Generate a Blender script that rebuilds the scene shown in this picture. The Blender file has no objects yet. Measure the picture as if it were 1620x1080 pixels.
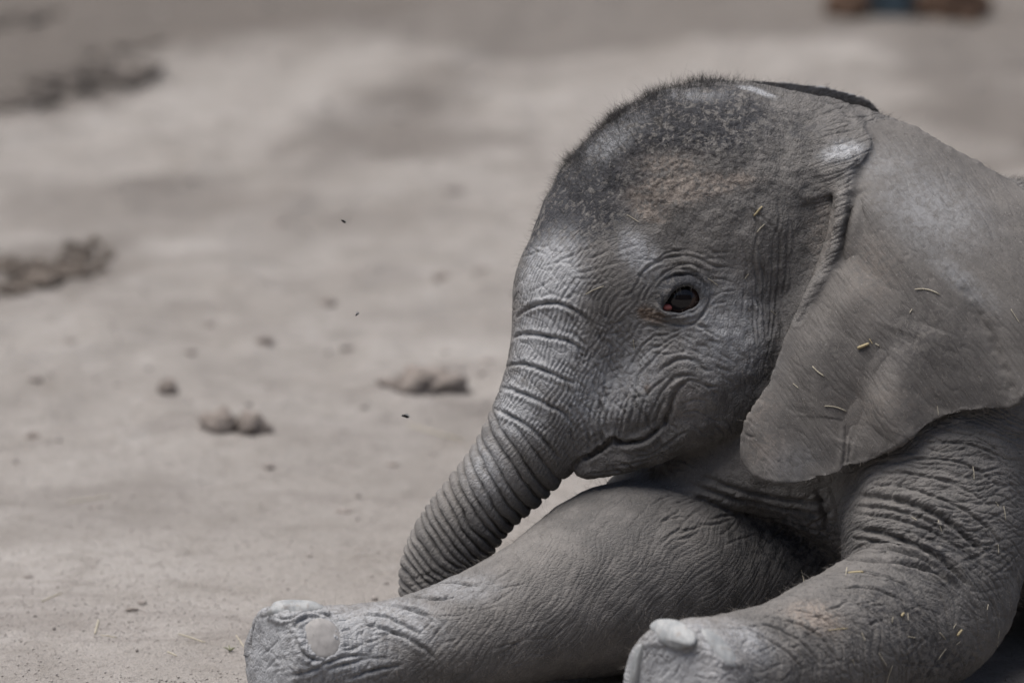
import bpy, bmesh, math, random, time
import numpy as np
from mathutils import Vector, Matrix
from mathutils.bvhtree import BVHTree
T0 = time.perf_counter()
SC = bpy.context.scene
COL = SC.collection
rng = np.random.default_rng(7)
random.seed(7)

# ------------------------------------------------------------------ camera
S = 0.0007                    # metres per photo pixel at the elephant's distance
D0 = 7.0                      # metres from the camera to the reference plane through the head
PITCH = math.radians(14.0)
ROW0 = 1060.0                 # photo row where the ground lies at distance D0
CP, SP = math.cos(PITCH), math.sin(PITCH)
CAMZ = (ROW0 - 540.0) * S * CP + D0 * SP
CAM = np.array([0.0, -D0 * CP, CAMZ])
R_ = np.array([1.0, 0, 0]); F_ = np.array([0.0, CP, -SP]); U_ = np.array([0.0, SP, CP])
cam = bpy.data.cameras.new('camera')
cam.sensor_width = 36.0
cam.lens = 36.0 * D0 / (1620 * S)
cam.clip_start = 0.1; cam.clip_end = 3000
cam.dof.use_dof = True
cam.dof.focus_distance = D0 - 150 * S
cam.dof.aperture_fstop = 3.0
cam.dof.aperture_blades = 9
camo = bpy.data.objects.new('camera', cam)
COL.objects.link(camo)
camo.location = CAM
camo.rotation_euler = (math.pi / 2 - PITCH, 0, 0)
SC.camera = camo

# ------------------------------------------------------------------ light
world = bpy.data.worlds.new('World'); SC.world = world
world.use_nodes = True
wn = world.node_tree.nodes; wl = world.node_tree.links
SUN_EL, SUN_AZ = math.radians(74), math.radians(-88)      # azimuth from +Y (away from camera) towards +X
sky = wn.new('ShaderNodeTexSky'); sky.sky_type = 'NISHITA'; sky.sun_disc = False
sky.sun_elevation = SUN_EL; sky.sun_rotation = SUN_AZ
sky.air_density = 0.9; sky.dust_density = 4.0; sky.ozone_density = 0.6
wl.new(sky.outputs[0], wn['Background'].inputs[0])
wn['Background'].inputs[1].default_value = 0.078
sl = bpy.data.lights.new('sun', 'SUN'); sl.energy = 3.1; sl.angle = math.radians(58)
sl.color = (1.0, 0.97, 0.93)
so = bpy.data.objects.new('sun', sl); COL.objects.link(so)
sd = Vector((math.sin(SUN_AZ) * math.cos(SUN_EL), math.cos(SUN_AZ) * math.cos(SUN_EL), math.sin(SUN_EL)))
so.rotation_euler = sd.to_track_quat('Z', 'Y').to_euler()
so.location = (0, 0, 6)
SC.view_settings.view_transform = 'Standard'; SC.view_settings.look = 'None'
SC.view_settings.gamma = 1.0; SC.view_settings.exposure = 0.76
SC.view_settings.use_curve_mapping = False
SC.cycles.max_bounces = 6
SC.cycles.use_denoising = True

# ------------------------------------------------------------------ helpers
DP = D0 / S                  # reference distance in photo pixels
def Q(px, py, z=0.0):
    """photo pixel at z pixels in front of the reference plane -> view coordinates in pixel units"""
    k = (DP - z) / DP
    return np.array([(px - 810) * k, (py - 540) * k, z], float)
def to_world(q):
    q = np.asarray(q, float)
    d = D0 - q[..., 2] * S
    return CAM + q[..., :1] * S * R_ - q[..., 1:2] * S * U_ + d[..., None] * F_
def to_view(w):
    v = np.asarray(w, float) - CAM
    return np.stack([v @ R_ / S, -(v @ U_) / S, (D0 - v @ F_) / S], -1)
def ray_dir(px, py):
    v = (px - 810) * S * R_ - (py - 540) * S * U_ + D0 * F_
    return v / np.linalg.norm(v)
def ground_at(px, py):
    d = ray_dir(px, py)
    return CAM + d * (-CAM[2] / d[2])

def tag(o, label=None, cat=None, group=None, kind=None):
    if label: o['label'] = label
    if cat: o['category'] = cat
    if group: o['group'] = group
    if kind: o['kind'] = kind
    return o
def link(name, me, parent=None, mat=None, smooth=True):
    o = bpy.data.objects.new(name, me); COL.objects.link(o)
    if mat is not None and len(me.materials) == 0: me.materials.append(mat)
    if parent is not None: o.parent = parent
    if smooth and hasattr(me, 'polygons'):
        me.polygons.foreach_set('use_smooth', np.ones(len(me.polygons), bool))
    return o
def mesh_np(name, V, faces):
    me = bpy.data.meshes.new(name)
    me.from_pydata([tuple(v) for v in V], [], [tuple(f) for f in faces])
    me.update(); return me
def mesh_fast(name, V, faces):
    """V (n,3) and faces (m,k) arrays -> mesh"""
    me = bpy.data.meshes.new(name)
    V = np.asarray(V, np.float32); faces = np.asarray(faces, np.int32)
    m, k = faces.shape
    me.vertices.add(len(V)); me.vertices.foreach_set('co', V.ravel())
    me.loops.add(m * k); me.loops.foreach_set('vertex_index', faces.ravel())
    me.polygons.add(m)
    me.polygons.foreach_set('loop_start', np.arange(0, m * k, k, dtype=np.int32))
    me.update(calc_edges=True); me.validate()
    return me

_G = np.random.default_rng(99).normal(size=(4096, 3)); _G /= np.linalg.norm(_G, axis=1)[:, None]; _G = _G.astype(np.float32)
def vnoise(P, seed=0):
    """gradient noise, about -1..1"""
    P = np.asarray(P, np.float64) + 0.37
    i = np.floor(P); f = (P - i).astype(np.float32); i = i.astype(np.int64)
    u = f * f * f * (f * (f * 6 - 15) + 10)
    r = np.zeros(len(P), np.float32)
    for dx in (0, 1):
        wx = u[:, 0] if dx else 1 - u[:, 0]
        for dy in (0, 1):
            wy = u[:, 1] if dy else 1 - u[:, 1]
            for dz in (0, 1):
                wz = u[:, 2] if dz else 1 - u[:, 2]
                n = (i[:, 0] + dx) * 374761393 + (i[:, 1] + dy) * 668265263 + (i[:, 2] + dz) * 1274126177 + seed * 1442695041
                n = (n ^ (n >> 13)) * 1103515245; n = (n ^ (n >> 16)) & 4095
                g = _G[n]
                r += wx * wy * wz * (g[:, 0] * (f[:, 0] - dx) + g[:, 1] * (f[:, 1] - dy) + g[:, 2] * (f[:, 2] - dz))
    return np.clip(r * 1.9, -1, 1)
def fbm(P, oct=4, seed=0, gain=0.5):
    a, s, r = 1.0, 1.0, 0
    for o in range(oct):
        r = r + a * vnoise(np.asarray(P) * s + 17.3 * o, seed + o); s *= 2.03; a *= gain
    return r

# ------------------------------------------------------------------ elephant: signed distance model, in view pixel units
def smin(a, b, k):
    h = np.maximum(k - np.abs(a - b), 0) / k
    return np.minimum(a, b) - h * h * k * 0.25
def smax(a, b, k): return -smin(-a, -b, k)

class Chain:
    """round tapering chain along a smooth curve; rows: px, py, z, r (r in pixels as seen)"""
    def __init__(self, pts, zs=1.0, step=13.0):
        pts = np.array(pts, float); n = len(pts)
        A = np.column_stack([[Q(*p[:3]) for p in pts], pts[:, 3]]); out = []
        B = np.vstack([2 * A[0] - A[1], A, 2 * A[-1] - A[-2]])
        for i in range(n - 1):
            p0, p1, p2, p3 = B[i:i + 4]
            m = max(2, int(np.linalg.norm(p2[:3] - p1[:3]) / step))
            for t in np.arange(m + (i == n - 2)) / m:
                out.append(0.5 * (2 * p1 + (p2 - p0) * t + (2 * p0 - 5 * p1 + 4 * p2 - p3) * t * t + (3 * p1 - p0 - 3 * p2 + p3) * t ** 3))
        out = np.array(out); self.P = out[:, :3]; self.r = out[:, 3]; self.zs = zs
        self.lo = (self.P - self.r[:, None]).min(0) - 60; self.hi = (self.P + self.r[:, None]).max(0) + 60
        self.L = np.concatenate([[0], np.cumsum(np.linalg.norm(np.diff(self.P, axis=0), axis=1))])
    def __call__(self, p, full=False):
        sc = np.array([1, 1, 1 / self.zs]); C = self.P * sc; M = len(C)
        x = p * sc; c2 = (C * C).sum(1); j = np.empty(len(p), int)
        for s in range(0, len(p), 100000):
            xs = x[s:s + 100000]
            d = np.maximum((xs * xs).sum(1)[:, None] + c2[None] - 2 * xs @ C.T, 0)
            j[s:s + 100000] = (np.sqrt(d) - self.r[None]).argmin(1)
        best = np.full(len(p), 1e4)
        if full: U = np.zeros(len(p)); T = np.zeros((len(p), 3)); CC = np.zeros((len(p), 3)); RR = np.zeros(len(p))
        for o in (-1, 0):
            i = np.clip(j + o, 0, M - 2)
            a = C[i]; ab = C[i + 1] - a; L2 = (ab * ab).sum(1)
            t = np.clip(((x - a) * ab).sum(1) / L2, 0, 1)
            v = x - a - t[:, None] * ab
            r = self.r[i] + t * (self.r[i + 1] - self.r[i])
            d = np.sqrt((v * v).sum(1)) - r
            m = d < best
            if full:
                ln = self.L[i + 1] - self.L[i]
                U = np.where(m, self.L[i] + t * ln, U); RR = np.where(m, r, RR)
                ab0 = self.P[i + 1] - self.P[i]; T[m] = (ab0 / ln[:, None])[m]; CC[m] = (self.P[i] + t[:, None] * ab0)[m]
            best = np.where(m, d, best)
        if full: return best, U, T, CC, RR
        return best
class Ell:
    def __init__(self, c, r, rot=0.0):
        self.c = Q(*c); self.rr = np.array(r, float); self.a = math.radians(rot)
        m = max(r) + 60; self.lo = self.c - m; self.hi = self.c + m
    def __call__(self, p):
        v = p - self.c
        if self.a:
            c, s = math.cos(self.a), math.sin(self.a)
            v = np.stack([v[:, 0] * c + v[:, 1] * s, -v[:, 0] * s + v[:, 1] * c, v[:, 2]], 1)
        k0 = np.sqrt(((v / self.rr) ** 2).sum(1)); k1 = np.sqrt(((v / self.rr ** 2) ** 2).sum(1)) + 1e-9
        return k0 * (k0 - 1) / k1
def poly_sd(x, y, poly):
    """signed distance to a closed polygon (negative inside)"""
    n = len(poly); d = np.full(len(x), 1e9); s = np.ones(len(x))
    for i in range(n):
        ax, ay = poly[i]; bx, by = poly[i - 1]
        ex, ey = bx - ax, by - ay; wx, wy = x - ax, y - ay
        t = np.clip((wx * ex + wy * ey) / (ex * ex + ey * ey), 0, 1)
        d = np.minimum(d, (wx - ex * t) ** 2 + (wy - ey * t) ** 2)
        c1 = y >= ay; c2 = y < by; c3 = ex * wy > ey * wx
        f = (c1 & c2 & c3) | (~c1 & ~c2 & ~c3)
        s = np.where(f, -s, s)
    return s * np.sqrt(d)
def smooth_poly(pts, n=4):
    P = np.array(pts, float); out = []
    m = len(P)
    for i in range(m):
        p0, p1, p2, p3 = P[i - 1], P[i], P[(i + 1) % m], P[(i + 2) % m]
        for t in np.arange(n) / n:
            out.append(0.5 * (2 * p1 + (p2 - p0) * t + (2 * p0 - 5 * p1 + 4 * p2 - p3) * t * t + (3 * p1 - p0 - 3 * p2 + p3) * t ** 3))
    return np.array(out)

class Flap:
    """an ear: a curved sheet z = h(x, y) inside an outline, thickness 2t"""
    def __init__(self, outline, ctrl, t=6.0, n=3):
        # outline points px,py are placed at the sheet's own depth; iterate because depth shifts the parallax slightly
        self.cx = np.array([Q(*c)[:2] for c in ctrl]); self.cz = np.array([c[2] for c in ctrl], float)
        self.sc = 260.0; m = len(ctrl)
        def U(r): r = r / self.sc; return np.where(r > 0, r * r * np.log(r + 1e-9), 0)
        D = np.linalg.norm(self.cx[:, None] - self.cx[None], axis=2)
        K = np.zeros((m + 3, m + 3)); K[:m, :m] = U(D) + np.eye(m) * 0.03
        K[:m, m] = 1; K[:m, m + 1:] = self.cx / self.sc; K[m:, :m] = K[:m, m:].T
        self.w = np.linalg.solve(K, np.concatenate([self.cz, np.zeros(3)])); self.U = U
        o = smooth_poly(outline, n)
        zz = np.full(len(o), 220.0)
        for _ in range(3):
            pts = np.array([Q(a, b, z)[:2] for (a, b), z in zip(o, zz)]); zz = self.h(pts)
        self.poly = pts; self.t = t
        self.lo = np.array([pts[:, 0].min() - 30, pts[:, 1].min() - 30, zz.min() - 90])
        self.hi = np.array([pts[:, 0].max() + 30, pts[:, 1].max() + 30, zz.max() + 90])
    def h(self, xy):
        r = np.linalg.norm(xy[:, None] - self.cx[None], axis=2)
        h = self.U(r) @ self.w[:-3] + self.w[-3] + (xy / self.sc) @ self.w[-2:]
        if getattr(self, 'wave', 0):
            a = 0.45 * xy[:, 0] + 0.89 * xy[:, 1]; b = 0.89 * xy[:, 0] - 0.45 * xy[:, 1]
            k = np.clip((xy[:, 1] + 120) / 260, 0, 1)
            h = h + self.wave * k * (np.sin(b / 34 + 0.8 * np.sin(a / 60)) + 0.6 * np.sin(b / 17 + a / 90 + 1.0))
        return h
    def __call__(self, p):
        xy = p[:, :2]
        if not hasattr(self, 'hg'):
            # tabulate the sheet once
            self.g0 = self.lo[:2] - 20; self.st = 4.0
            nx, ny = (np.ceil((self.hi[:2] + 20 - self.g0) / self.st) + 2).astype(int)
            gx, gy = np.meshgrid(np.arange(nx), np.arange(ny), indexing='ij')
            pts = self.g0 + np.stack([gx, gy], -1).reshape(-1, 2) * self.st
            hh = self.h(pts); dd = poly_sd(pts[:, 0], pts[:, 1], self.poly)
            hgx, hgy = np.gradient(hh.reshape(nx, ny), self.st)
            self.hg = np.stack([hh.reshape(nx, ny), dd.reshape(nx, ny), 1 / np.sqrt(1 + hgx ** 2 + hgy ** 2)], -1)
        f = (xy - self.g0) / self.st
        i = np.clip(np.floor(f).astype(int), 0, np.array(self.hg.shape[:2]) - 2); f = np.clip(f - i, 0, 1)
        fx, fy = f[:, :1], f[:, 1:]; a, b = i[:, 0], i[:, 1]; G = self.hg
        v = (G[a, b] * (1 - fx) + G[a + 1, b] * fx) * (1 - fy) + (G[a, b + 1] * (1 - fx) + G[a + 1, b + 1] * fx) * fy
        h, d2, cosn = v[:, 0], v[:, 1], v[:, 2]
        t = self.t * (0.6 + 0.4 * np.clip(-d2 / 40, 0, 1))
        a = np.abs(p[:, 2] - h) * cosn - t + 3
        b = d2 + 3
        return np.minimum(np.maximum(a, b), 0) + np.sqrt(np.maximum(a, 0) ** 2 + np.maximum(b, 0) ** 2) - 3
class Plane:
    def __init__(self, c, n):
        self.c = Q(*c); n = np.array(n, float); self.n = n / np.linalg.norm(n)
    def __call__(self, p): return (p - self.c) @ self.n

TRUNK = Chain([(700, 1020, -30, 50), (690, 955, -20, 57), (694, 900, -10, 62), (721, 848, 0, 66), (759, 797, 10, 65), (810, 740, 25, 72),
               (859, 671, 40, 85), (896, 597, 50, 97), (925, 510, 50, 112), (947, 462, 45, 128), (989, 430, 35, 150)])
FORE = Chain([(949, 464, 45, 126), (993, 432, 35, 150), (1054, 382, 10, 200), (1125, 345, 0, 216), (1200, 348, -20, 210), (1296, 376, -45, 220)], zs=0.88)
HEAD = [TRUNK, FORE,
        Ell((1105, 525, 55), (150, 160, 125)),
        Ell((1085, 445, 100), (95, 85, 75)),
        Chain([(1075, 600, 95, 72), (990, 645, 88, 54), (932, 686, 66, 36)])]
JAW = [Chain([(1170, 600, 50, 88), (1060, 663, 80, 60), (985, 707, 72, 41), (948, 728, 68, 29), (930, 736, 66, 23)])]
BODY = [Chain([(1341, 398, -60, 218), (1425, 532, -90, 298), (1490, 597, -110, 330), (1600, 640, -150, 330)]),
        Chain([(1560, 600, -250, 325), (1850, 625, -310, 350), (2200, 650, -380, 340), (2320, 690, -400, 290)]),
        Chain([(1010, 800, -60, 62), (1100, 770, -20, 80), (1200, 725, 5, 92), (1330, 762, 15, 96), (1480, 780, -40, 180)])]
LEGF = [Chain([(1270, 900, -150, 135), (1120, 910, -70, 148), (992, 914, 35, 151), (856, 965, 130, 112), (720, 1013, 200, 94), (600, 1035, 232, 82), (480, 1040, 252, 80), (395, 1040, 262, 82)])]
LEGN = [Chain([(1570, 540, 10, 205), (1495, 720, 85, 167), (1480, 850, 150, 148), (1460, 955, 205, 132), (1335, 1015, 330, 110), (1215, 1058, 425, 97), (1085, 1087, 530, 101)])]
HIND = [Chain([(2180, 700, -250, 260), (2050, 860, -20, 190), (1960, 960, 120, 130), (2060, 1040, 180, 95), (2220, 1060, 190, 90)]),
        Chain([(2280, 800, -480, 240), (2350, 960, -560, 150), (2300, 1000, -620, 110)]),
        Chain([(2480, 640, -420, 22), (2540, 760, -430, 16), (2560, 900, -430, 10)])]
EAR = Flap([(1352, 232), (1385, 188), (1440, 196), (1500, 234), (1560, 265), (1622, 300), (1665, 380), (1665, 470), (1645, 560), (1612, 638), (1560, 648), (1500, 660), (1450, 685), (1410, 710), (1370, 733),
            (1336, 738), (1328, 748), (1290, 760), (1245, 764), (1205, 756), (1178, 735), (1172, 700), (1186, 655), (1215, 600), (1245, 535), (1272, 470), (1296, 400), (1312, 330), (1325, 280)],
           [(1330, 290, 155), (1300, 400, 170), (1255, 510, 182), (1215, 600, 190), (1180, 700, 196), (1240, 755, 205), (1335, 738, 228), (1450, 685, 262), (1612, 638, 262),
            (1400, 500, 240), (1500, 420, 235), (1385, 190, 60), (1440, 200, 55), (1560, 268, 75), (1622, 302, 110), (1450, 260, 130), (1560, 330, 160), (1640, 450, 225), (1380, 320, 190), (1500, 560, 262), (1300, 620, 222), (1640, 560, 255), (1360,600,240)])
EAR.wave = 6.5
FAR_EAR = Flap([(1165, 134), (1250, 131), (1330, 143), (1388, 172), (1420, 260), (1380, 420), (1300, 470), (1240, 360), (1200, 220)],
               [(1165, 131, -120), (1392, 168, -170), (1300, 300, -270), (1240, 360, -260), (1300, 470, -300), (1420, 300, -260)])
SOLEF = Plane((458, 1040, 320), (-0.86, 0.0, 0.5))
SOLEN = Plane((1100, 1085, 590), (-0.62, 0.05, 0.78))
EYE_R = 33.0; EYE_C = Q(1081, 470, 0)
EYE_OPEN = smooth_poly([Q(x, y, 175)[:2] for x, y in [(1049, 489), (1057, 474), (1068, 459), (1082, 452), (1096, 455), (1105, 465), (1105, 477), (1095, 487), (1076, 492), (1060, 492)]], 4)

def union(prims, p, k, d=None):
    if d is None: d = np.full(len(p), 1e3)
    for f in prims:
        m = ((p > f.lo) & (p < f.hi)).all(1)
        if m.any(): d[m] = smin(d[m], f(p[m]), k)
    return d
# set the eyeball just under the smooth face
zs_ = np.linspace(0, 260, 521); _p = np.array([Q(1081, 470, z) for z in zs_]); _f = union(HEAD, _p, 34)
EYE_Z = zs_[np.nonzero(_f < 0)[0].max()]; EYE_C = Q(1081, 470, EYE_Z - EYE_R + 2.0)
LIDS = [Chain([(1044, 486, EYE_Z - 6, 4), (1058, 461, EYE_Z, 8), (1075, 447, EYE_Z + 1, 9), (1094, 447, EYE_Z - 1, 9), (1109, 459, EYE_Z - 5, 7), (1114, 473, EYE_Z - 8, 5)], step=6),
        Chain([(1044, 488, EYE_Z - 6, 4), (1062, 498, EYE_Z - 2, 6), (1084, 499, EYE_Z - 3, 6), (1103, 489, EYE_Z - 6, 5), (1114, 474, EYE_Z - 9, 4)], step=6)]
print('eye z', EYE_Z)
FOLDS = []
def sdf(p):
    p = np.asarray(p, float)
    head = union(HEAD, p, 34)
    head = union(LIDS, p, 7, head)
    d = union(JAW, p, 10)
    d = smin(head, d, 4)
    # eye opening
    m = (np.abs(p - EYE_C) < 60).all(1)
    if m.any():
        q = p[m]
        hole = np.maximum(poly_sd(q[:, 0], q[:, 1], EYE_OPEN), EYE_C[2] + 8 - q[:, 2])
        d[m] = smax(d[m], -hole, 5)
    body = union(BODY, p, 50)
    d = smin(d, body, 16)
    lf = union(LEGF, p, 10); lf = smax(lf, SOLEF(p), 14)
    d = smin(d, lf, 14)
    ln = union(LEGN, p, 10); ln = smax(ln, SOLEN(p), 14)
    d = smin(d, ln, 26)
    d = smin(d, union(HIND, p, 30), 40)
    d = smin(d, union([EAR], p, 1), 12)
    d = smin(d, union([FAR_EAR], p, 1), 10)
    if FOLDS:
        d = smin(d, union([FOLD], p, 1), 22)
        d = union(ROLLS, p, 8, d)
        d = union(RIM, p, 14, d)
    return d

def surf(x, y, z1=650.0, z0=-250.0):
    zz = np.arange(z1, z0, -2.0); f = sdf(np.array([Q(x, y, z) for z in zz])); i = np.nonzero(f < 0)[0]
    return zz[i[0]] if len(i) else z0
FOLDS = []
_e = [(1366, 238), (1345, 262), (1318, 283)]
_eh = lambda x, y: EAR.h(np.array([Q(x, y, 150)[:2]]))[0]
FOLD = Flap([(1250, 235), (1290, 200), (1338, 186), (1366, 204), (1374, 224), (1367, 240), (1350, 258), (1324, 280), (1304, 305), (1275, 312), (1250, 285)],
            [(x, y, surf(x, y) - 4) for x, y in [(1248, 235), (1248, 290), (1276, 315), (1290, 198), (1340, 182), (1303, 308)]] +
            [(1386, 205, _eh(1386, 205) - 22), (1368, 206, _eh(1368, 206) - 14), (1375, 224, _eh(1375, 224) - 6), (1367, 240, _eh(1367, 240) + 12), (1350, 258, _eh(1350, 258) + 24), (1326, 280, _eh(1326, 280) + 16), (1330, 225, _eh(1345, 225) + 14)], t=8.0)
ROLLS = [Chain([(x, y, surf(x, y) - 3, 6.5) for x, y in pts], step=6) for pts in
         ([(428, 974), (446, 980), (466, 980), (488, 976), (515, 972)], [(1028, 1018), (1046, 1013), (1064, 1010), (1084, 1008), (1104, 1000)],
          [(1112, 1012), (1124, 1034), (1142, 1048), (1166, 1052)], [(470, 985), (473, 1008), (486, 1034), (506, 1046), (528, 1040)])]
RIM = [Chain([(x, y, _eh(x, y) + 3, r) for x, y, r in ((1341, 272, 8), (1336, 310, 11), (1331, 350, 11), (1320, 395, 11), (1303, 432, 10), (1283, 468, 8), (1264, 505, 6))], step=8)]
FOLDS = [1]
GRID = 6.0
def extract():
    import openvdb
    lo = np.array([370.0 - 810, 90 - 540, -760]); hi = np.array([2620.0 - 810, 1270 - 540, 720])
    n = (np.ceil((hi - lo) / (GRID * 16)).astype(int)) * 16
    arr = np.full(tuple(n), 3.0 * GRID, np.float32)
    cells = np.stack(np.meshgrid(*[np.arange(0, k, 8) for k in n], indexing='ij'), -1).reshape(-1, 3)
    for B in (8, 4):
        dc = sdf(lo + (cells + B * 0.5) * GRID)
        todo = np.abs(dc) < GRID * B * 0.87 * 1.2 + 5
        for b in cells[(dc < 0) & ~todo]: arr[b[0]:b[0] + B, b[1]:b[1] + B, b[2]:b[2] + B] = -3.0 * GRID
        cells = cells[todo]
        if B > 4:
            h = B // 2
            cells = (cells[:, None] + np.array([(x, y, z) for x in (0, h) for y in (0, h) for z in (0, h)])[None]).reshape(-1, 3)
    off = np.stack(np.meshgrid(*[np.arange(4)] * 3, indexing='ij'), -1).reshape(-1, 3)
    for c in range(0, len(cells), 4000):
        idx = (cells[c:c + 4000, None, :] + off[None]).reshape(-1, 3)
        arr[idx[:, 0], idx[:, 1], idx[:, 2]] = np.clip(sdf(lo + idx * GRID), -3 * GRID, 3 * GRID)
    g = openvdb.FloatGrid(background=3.0 * GRID)
    g.copyFromArray(arr)
    V, Qd = g.convertToQuads(0.0)
    return lo + np.asarray(V, float) * GRID, np.asarray(Qd, int)
def get_co(me):
    a = np.empty(len(me.vertices) * 3, np.float32); me.vertices.foreach_get('co', a); return a.reshape(-1, 3).astype(float)
def get_no(me):
    a = np.empty(len(me.vertices) * 3, np.float32); me.vertex_normals.foreach_get('vector', a); return a.reshape(-1, 3).astype(float)
def set_co(me, W):
    me.vertices.foreach_set('co', np.asarray(W, np.float32).ravel()); me.update()
def project(me, it=2):
    W = get_co(me)
    for _ in range(it):
        N = get_no(me)
        W = W - N * (np.clip(sdf(to_view(W)), -4, 4) * 0.9 * S)[:, None]
        set_co(me, W)
VV, F0 = extract()
print('extract', len(VV), len(F0), time.perf_counter() - T0)
me0 = mesh_fast('body', to_world(VV), F0)
W0, N0 = get_co(me0), get_no(me0)
if (sdf(to_view(W0[:3000] + N0[:3000] * .002)) < sdf(to_view(W0[:3000] - N0[:3000] * .002))).mean() > 0.5:
    me0.flip_normals(); me0.update()
project(me0, 3)
print('base', time.perf_counter() - T0)
# refine what faces the camera inside the frame
bm = bmesh.new(); bm.from_mesh(me0); bm.verts.ensure_lookup_table()
W0, N0 = get_co(me0), get_no(me0)
vv = to_view(W0); kk = DP / (DP - vv[:, 2])
px, py = vv[:, 0] * kk + 810, vv[:, 1] * kk + 540
vd = W0 - CAM; vd /= np.linalg.norm(vd, axis=1)[:, None]
fine = ((N0 * vd).sum(1) < 0.3) & (px > 330) & (px < 1690) & (py > 60) & (py < 1130)
BVH = BVHTree.FromPolygons([tuple(w) for w in W0.tolist()], [tuple(p.vertices) for p in me0.polygons])
cv = Vector(CAM)
for i in np.nonzero(fine)[0]:
    w = Vector(W0[i]); dv = w - cv; L = dv.length
    hit = BVH.ray_cast(cv, dv / L, L - 0.012)
    if hit[0] is not None: fine[i] = False
print('visible', fine.sum(), time.perf_counter() - T0)
fl = fine.tolist()
ed = [e for e in bm.edges if fl[e.verts[0].index] and fl[e.verts[1].index]]
bmesh.ops.subdivide_edges(bm, edges=ed, cuts=3, use_grid_fill=True)
bm.to_mesh(me0); bm.free(); me0.update()
print('refined', len(me0.vertices), len(me0.polygons), time.perf_counter() - T0)
project(me0, 1)
print('projected', time.perf_counter() - T0)

# ------------------------------------------------------------------ skin relief, in pixel units, on the smooth body
W0 = get_co(me0); N0 = get_no(me0); P0 = to_view(W0)
kk = DP / (DP - P0[:, 2]); PX, PY = P0[:, 0] * kk + 810, P0[:, 1] * kk + 540
NV = len(W0)
near = (PX > 300) & (PX < 1720) & (PY > 60) & (PY < 1160)
disp = np.zeros(NV)
CELL = 32.0
_cx = np.floor(P0[:, 0] / CELL).astype(int) + 64; _cy = np.floor(P0[:, 1] / CELL).astype(int) + 64
_key = np.where(near, _cx * 256 + _cy, -1); _ord = np.argsort(_key, kind='stable'); _ks = _key[_ord]
def in_box(lo, hi):
    out = []
    y0, y1 = int(math.floor(lo[1] / CELL)) + 64, int(math.floor(hi[1] / CELL)) + 64
    for i in range(int(math.floor(lo[0] / CELL)) + 64, int(math.floor(hi[0] / CELL)) + 65):
        a, b = np.searchsorted(_ks, [i * 256 + y0, i * 256 + y1 + 1]); out.append(_ord[a:b])
    m = np.concatenate(out); q = P0[m]
    return m[((q > lo) & (q < hi)).all(1)]
def cast(x, y):
    d = ray_dir(x, y); h = BVH.ray_cast(cv, Vector(d))
    return None if h[0] is None else to_view(np.array(h[0]))
def curve_pts(pts, step=3.0):
    """photo points -> dense points on the body surface (view units)"""
    P = np.array(pts, float); n = len(P)
    if n > 2:
        B = np.vstack([2 * P[0] - P[1], P, 2 * P[-1] - P[-2]]); out = []
        for i in range(n - 1):
            p0, p1, p2, p3 = B[i:i + 4]; m = max(2, int(np.linalg.norm(p2 - p1) / step))
            for t in np.arange(m + (i == n - 2)) / m:
                out.append(0.5 * (2 * p1 + (p2 - p0) * t + (2 * p0 - 5 * p1 + 4 * p2 - p3) * t * t + (3 * p1 - p0 - 3 * p2 + p3) * t ** 3))
    else:
        m = max(2, int(np.linalg.norm(P[1] - P[0]) / step)); out = [P[0] + (P[1] - P[0]) * t for t in np.linspace(0, 1, m + 1)]
    r = [cast(*o) for o in out]
    return np.array([q for q in r if q is not None])
def groove(pts, depth=4.0, w=3.0, bulge=0.45, taper=0.25, wob=1.2):
    C = curve_pts(pts)
    if len(C) < 2: return
    C = C + wob * np.stack([vnoise(C * 0.09, 31), vnoise(C * 0.09, 32), np.zeros(len(C))], 1)
    m = in_box(C.min(0) - 5 * w, C.max(0) + 5 * w)
    if len(m) == 0: return
    p = P0[m]; a = C[:-1]; ab = C[1:] - a; L2 = (ab * ab).sum(1) + 1e-9
    best = np.full(len(m), 1e9); pos = np.zeros(len(m))
    for i in range(len(a)):
        if L2[i] > 400: continue
        t = np.clip((p - a[i]) @ ab[i] / L2[i], 0, 1)
        d = ((p - a[i] - t[:, None] * ab[i]) ** 2).sum(1)
        k = d < best; best = np.where(k, d, best); pos = np.where(k, (i + t) / len(a), pos)
    d = np.sqrt(best)
    e = np.clip(np.minimum(pos, 1 - pos) / max(taper, 1e-3), 0, 1) ** 0.6 * (0.8 + 0.35 * vnoise(p * (0.06 if w < 15 else 0.012), 5))
    disp[m] += depth * e * (-np.exp(-(d / w) ** 2) + bulge * np.exp(-((d - 2.6 * w) / (1.5 * w)) ** 2))

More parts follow.
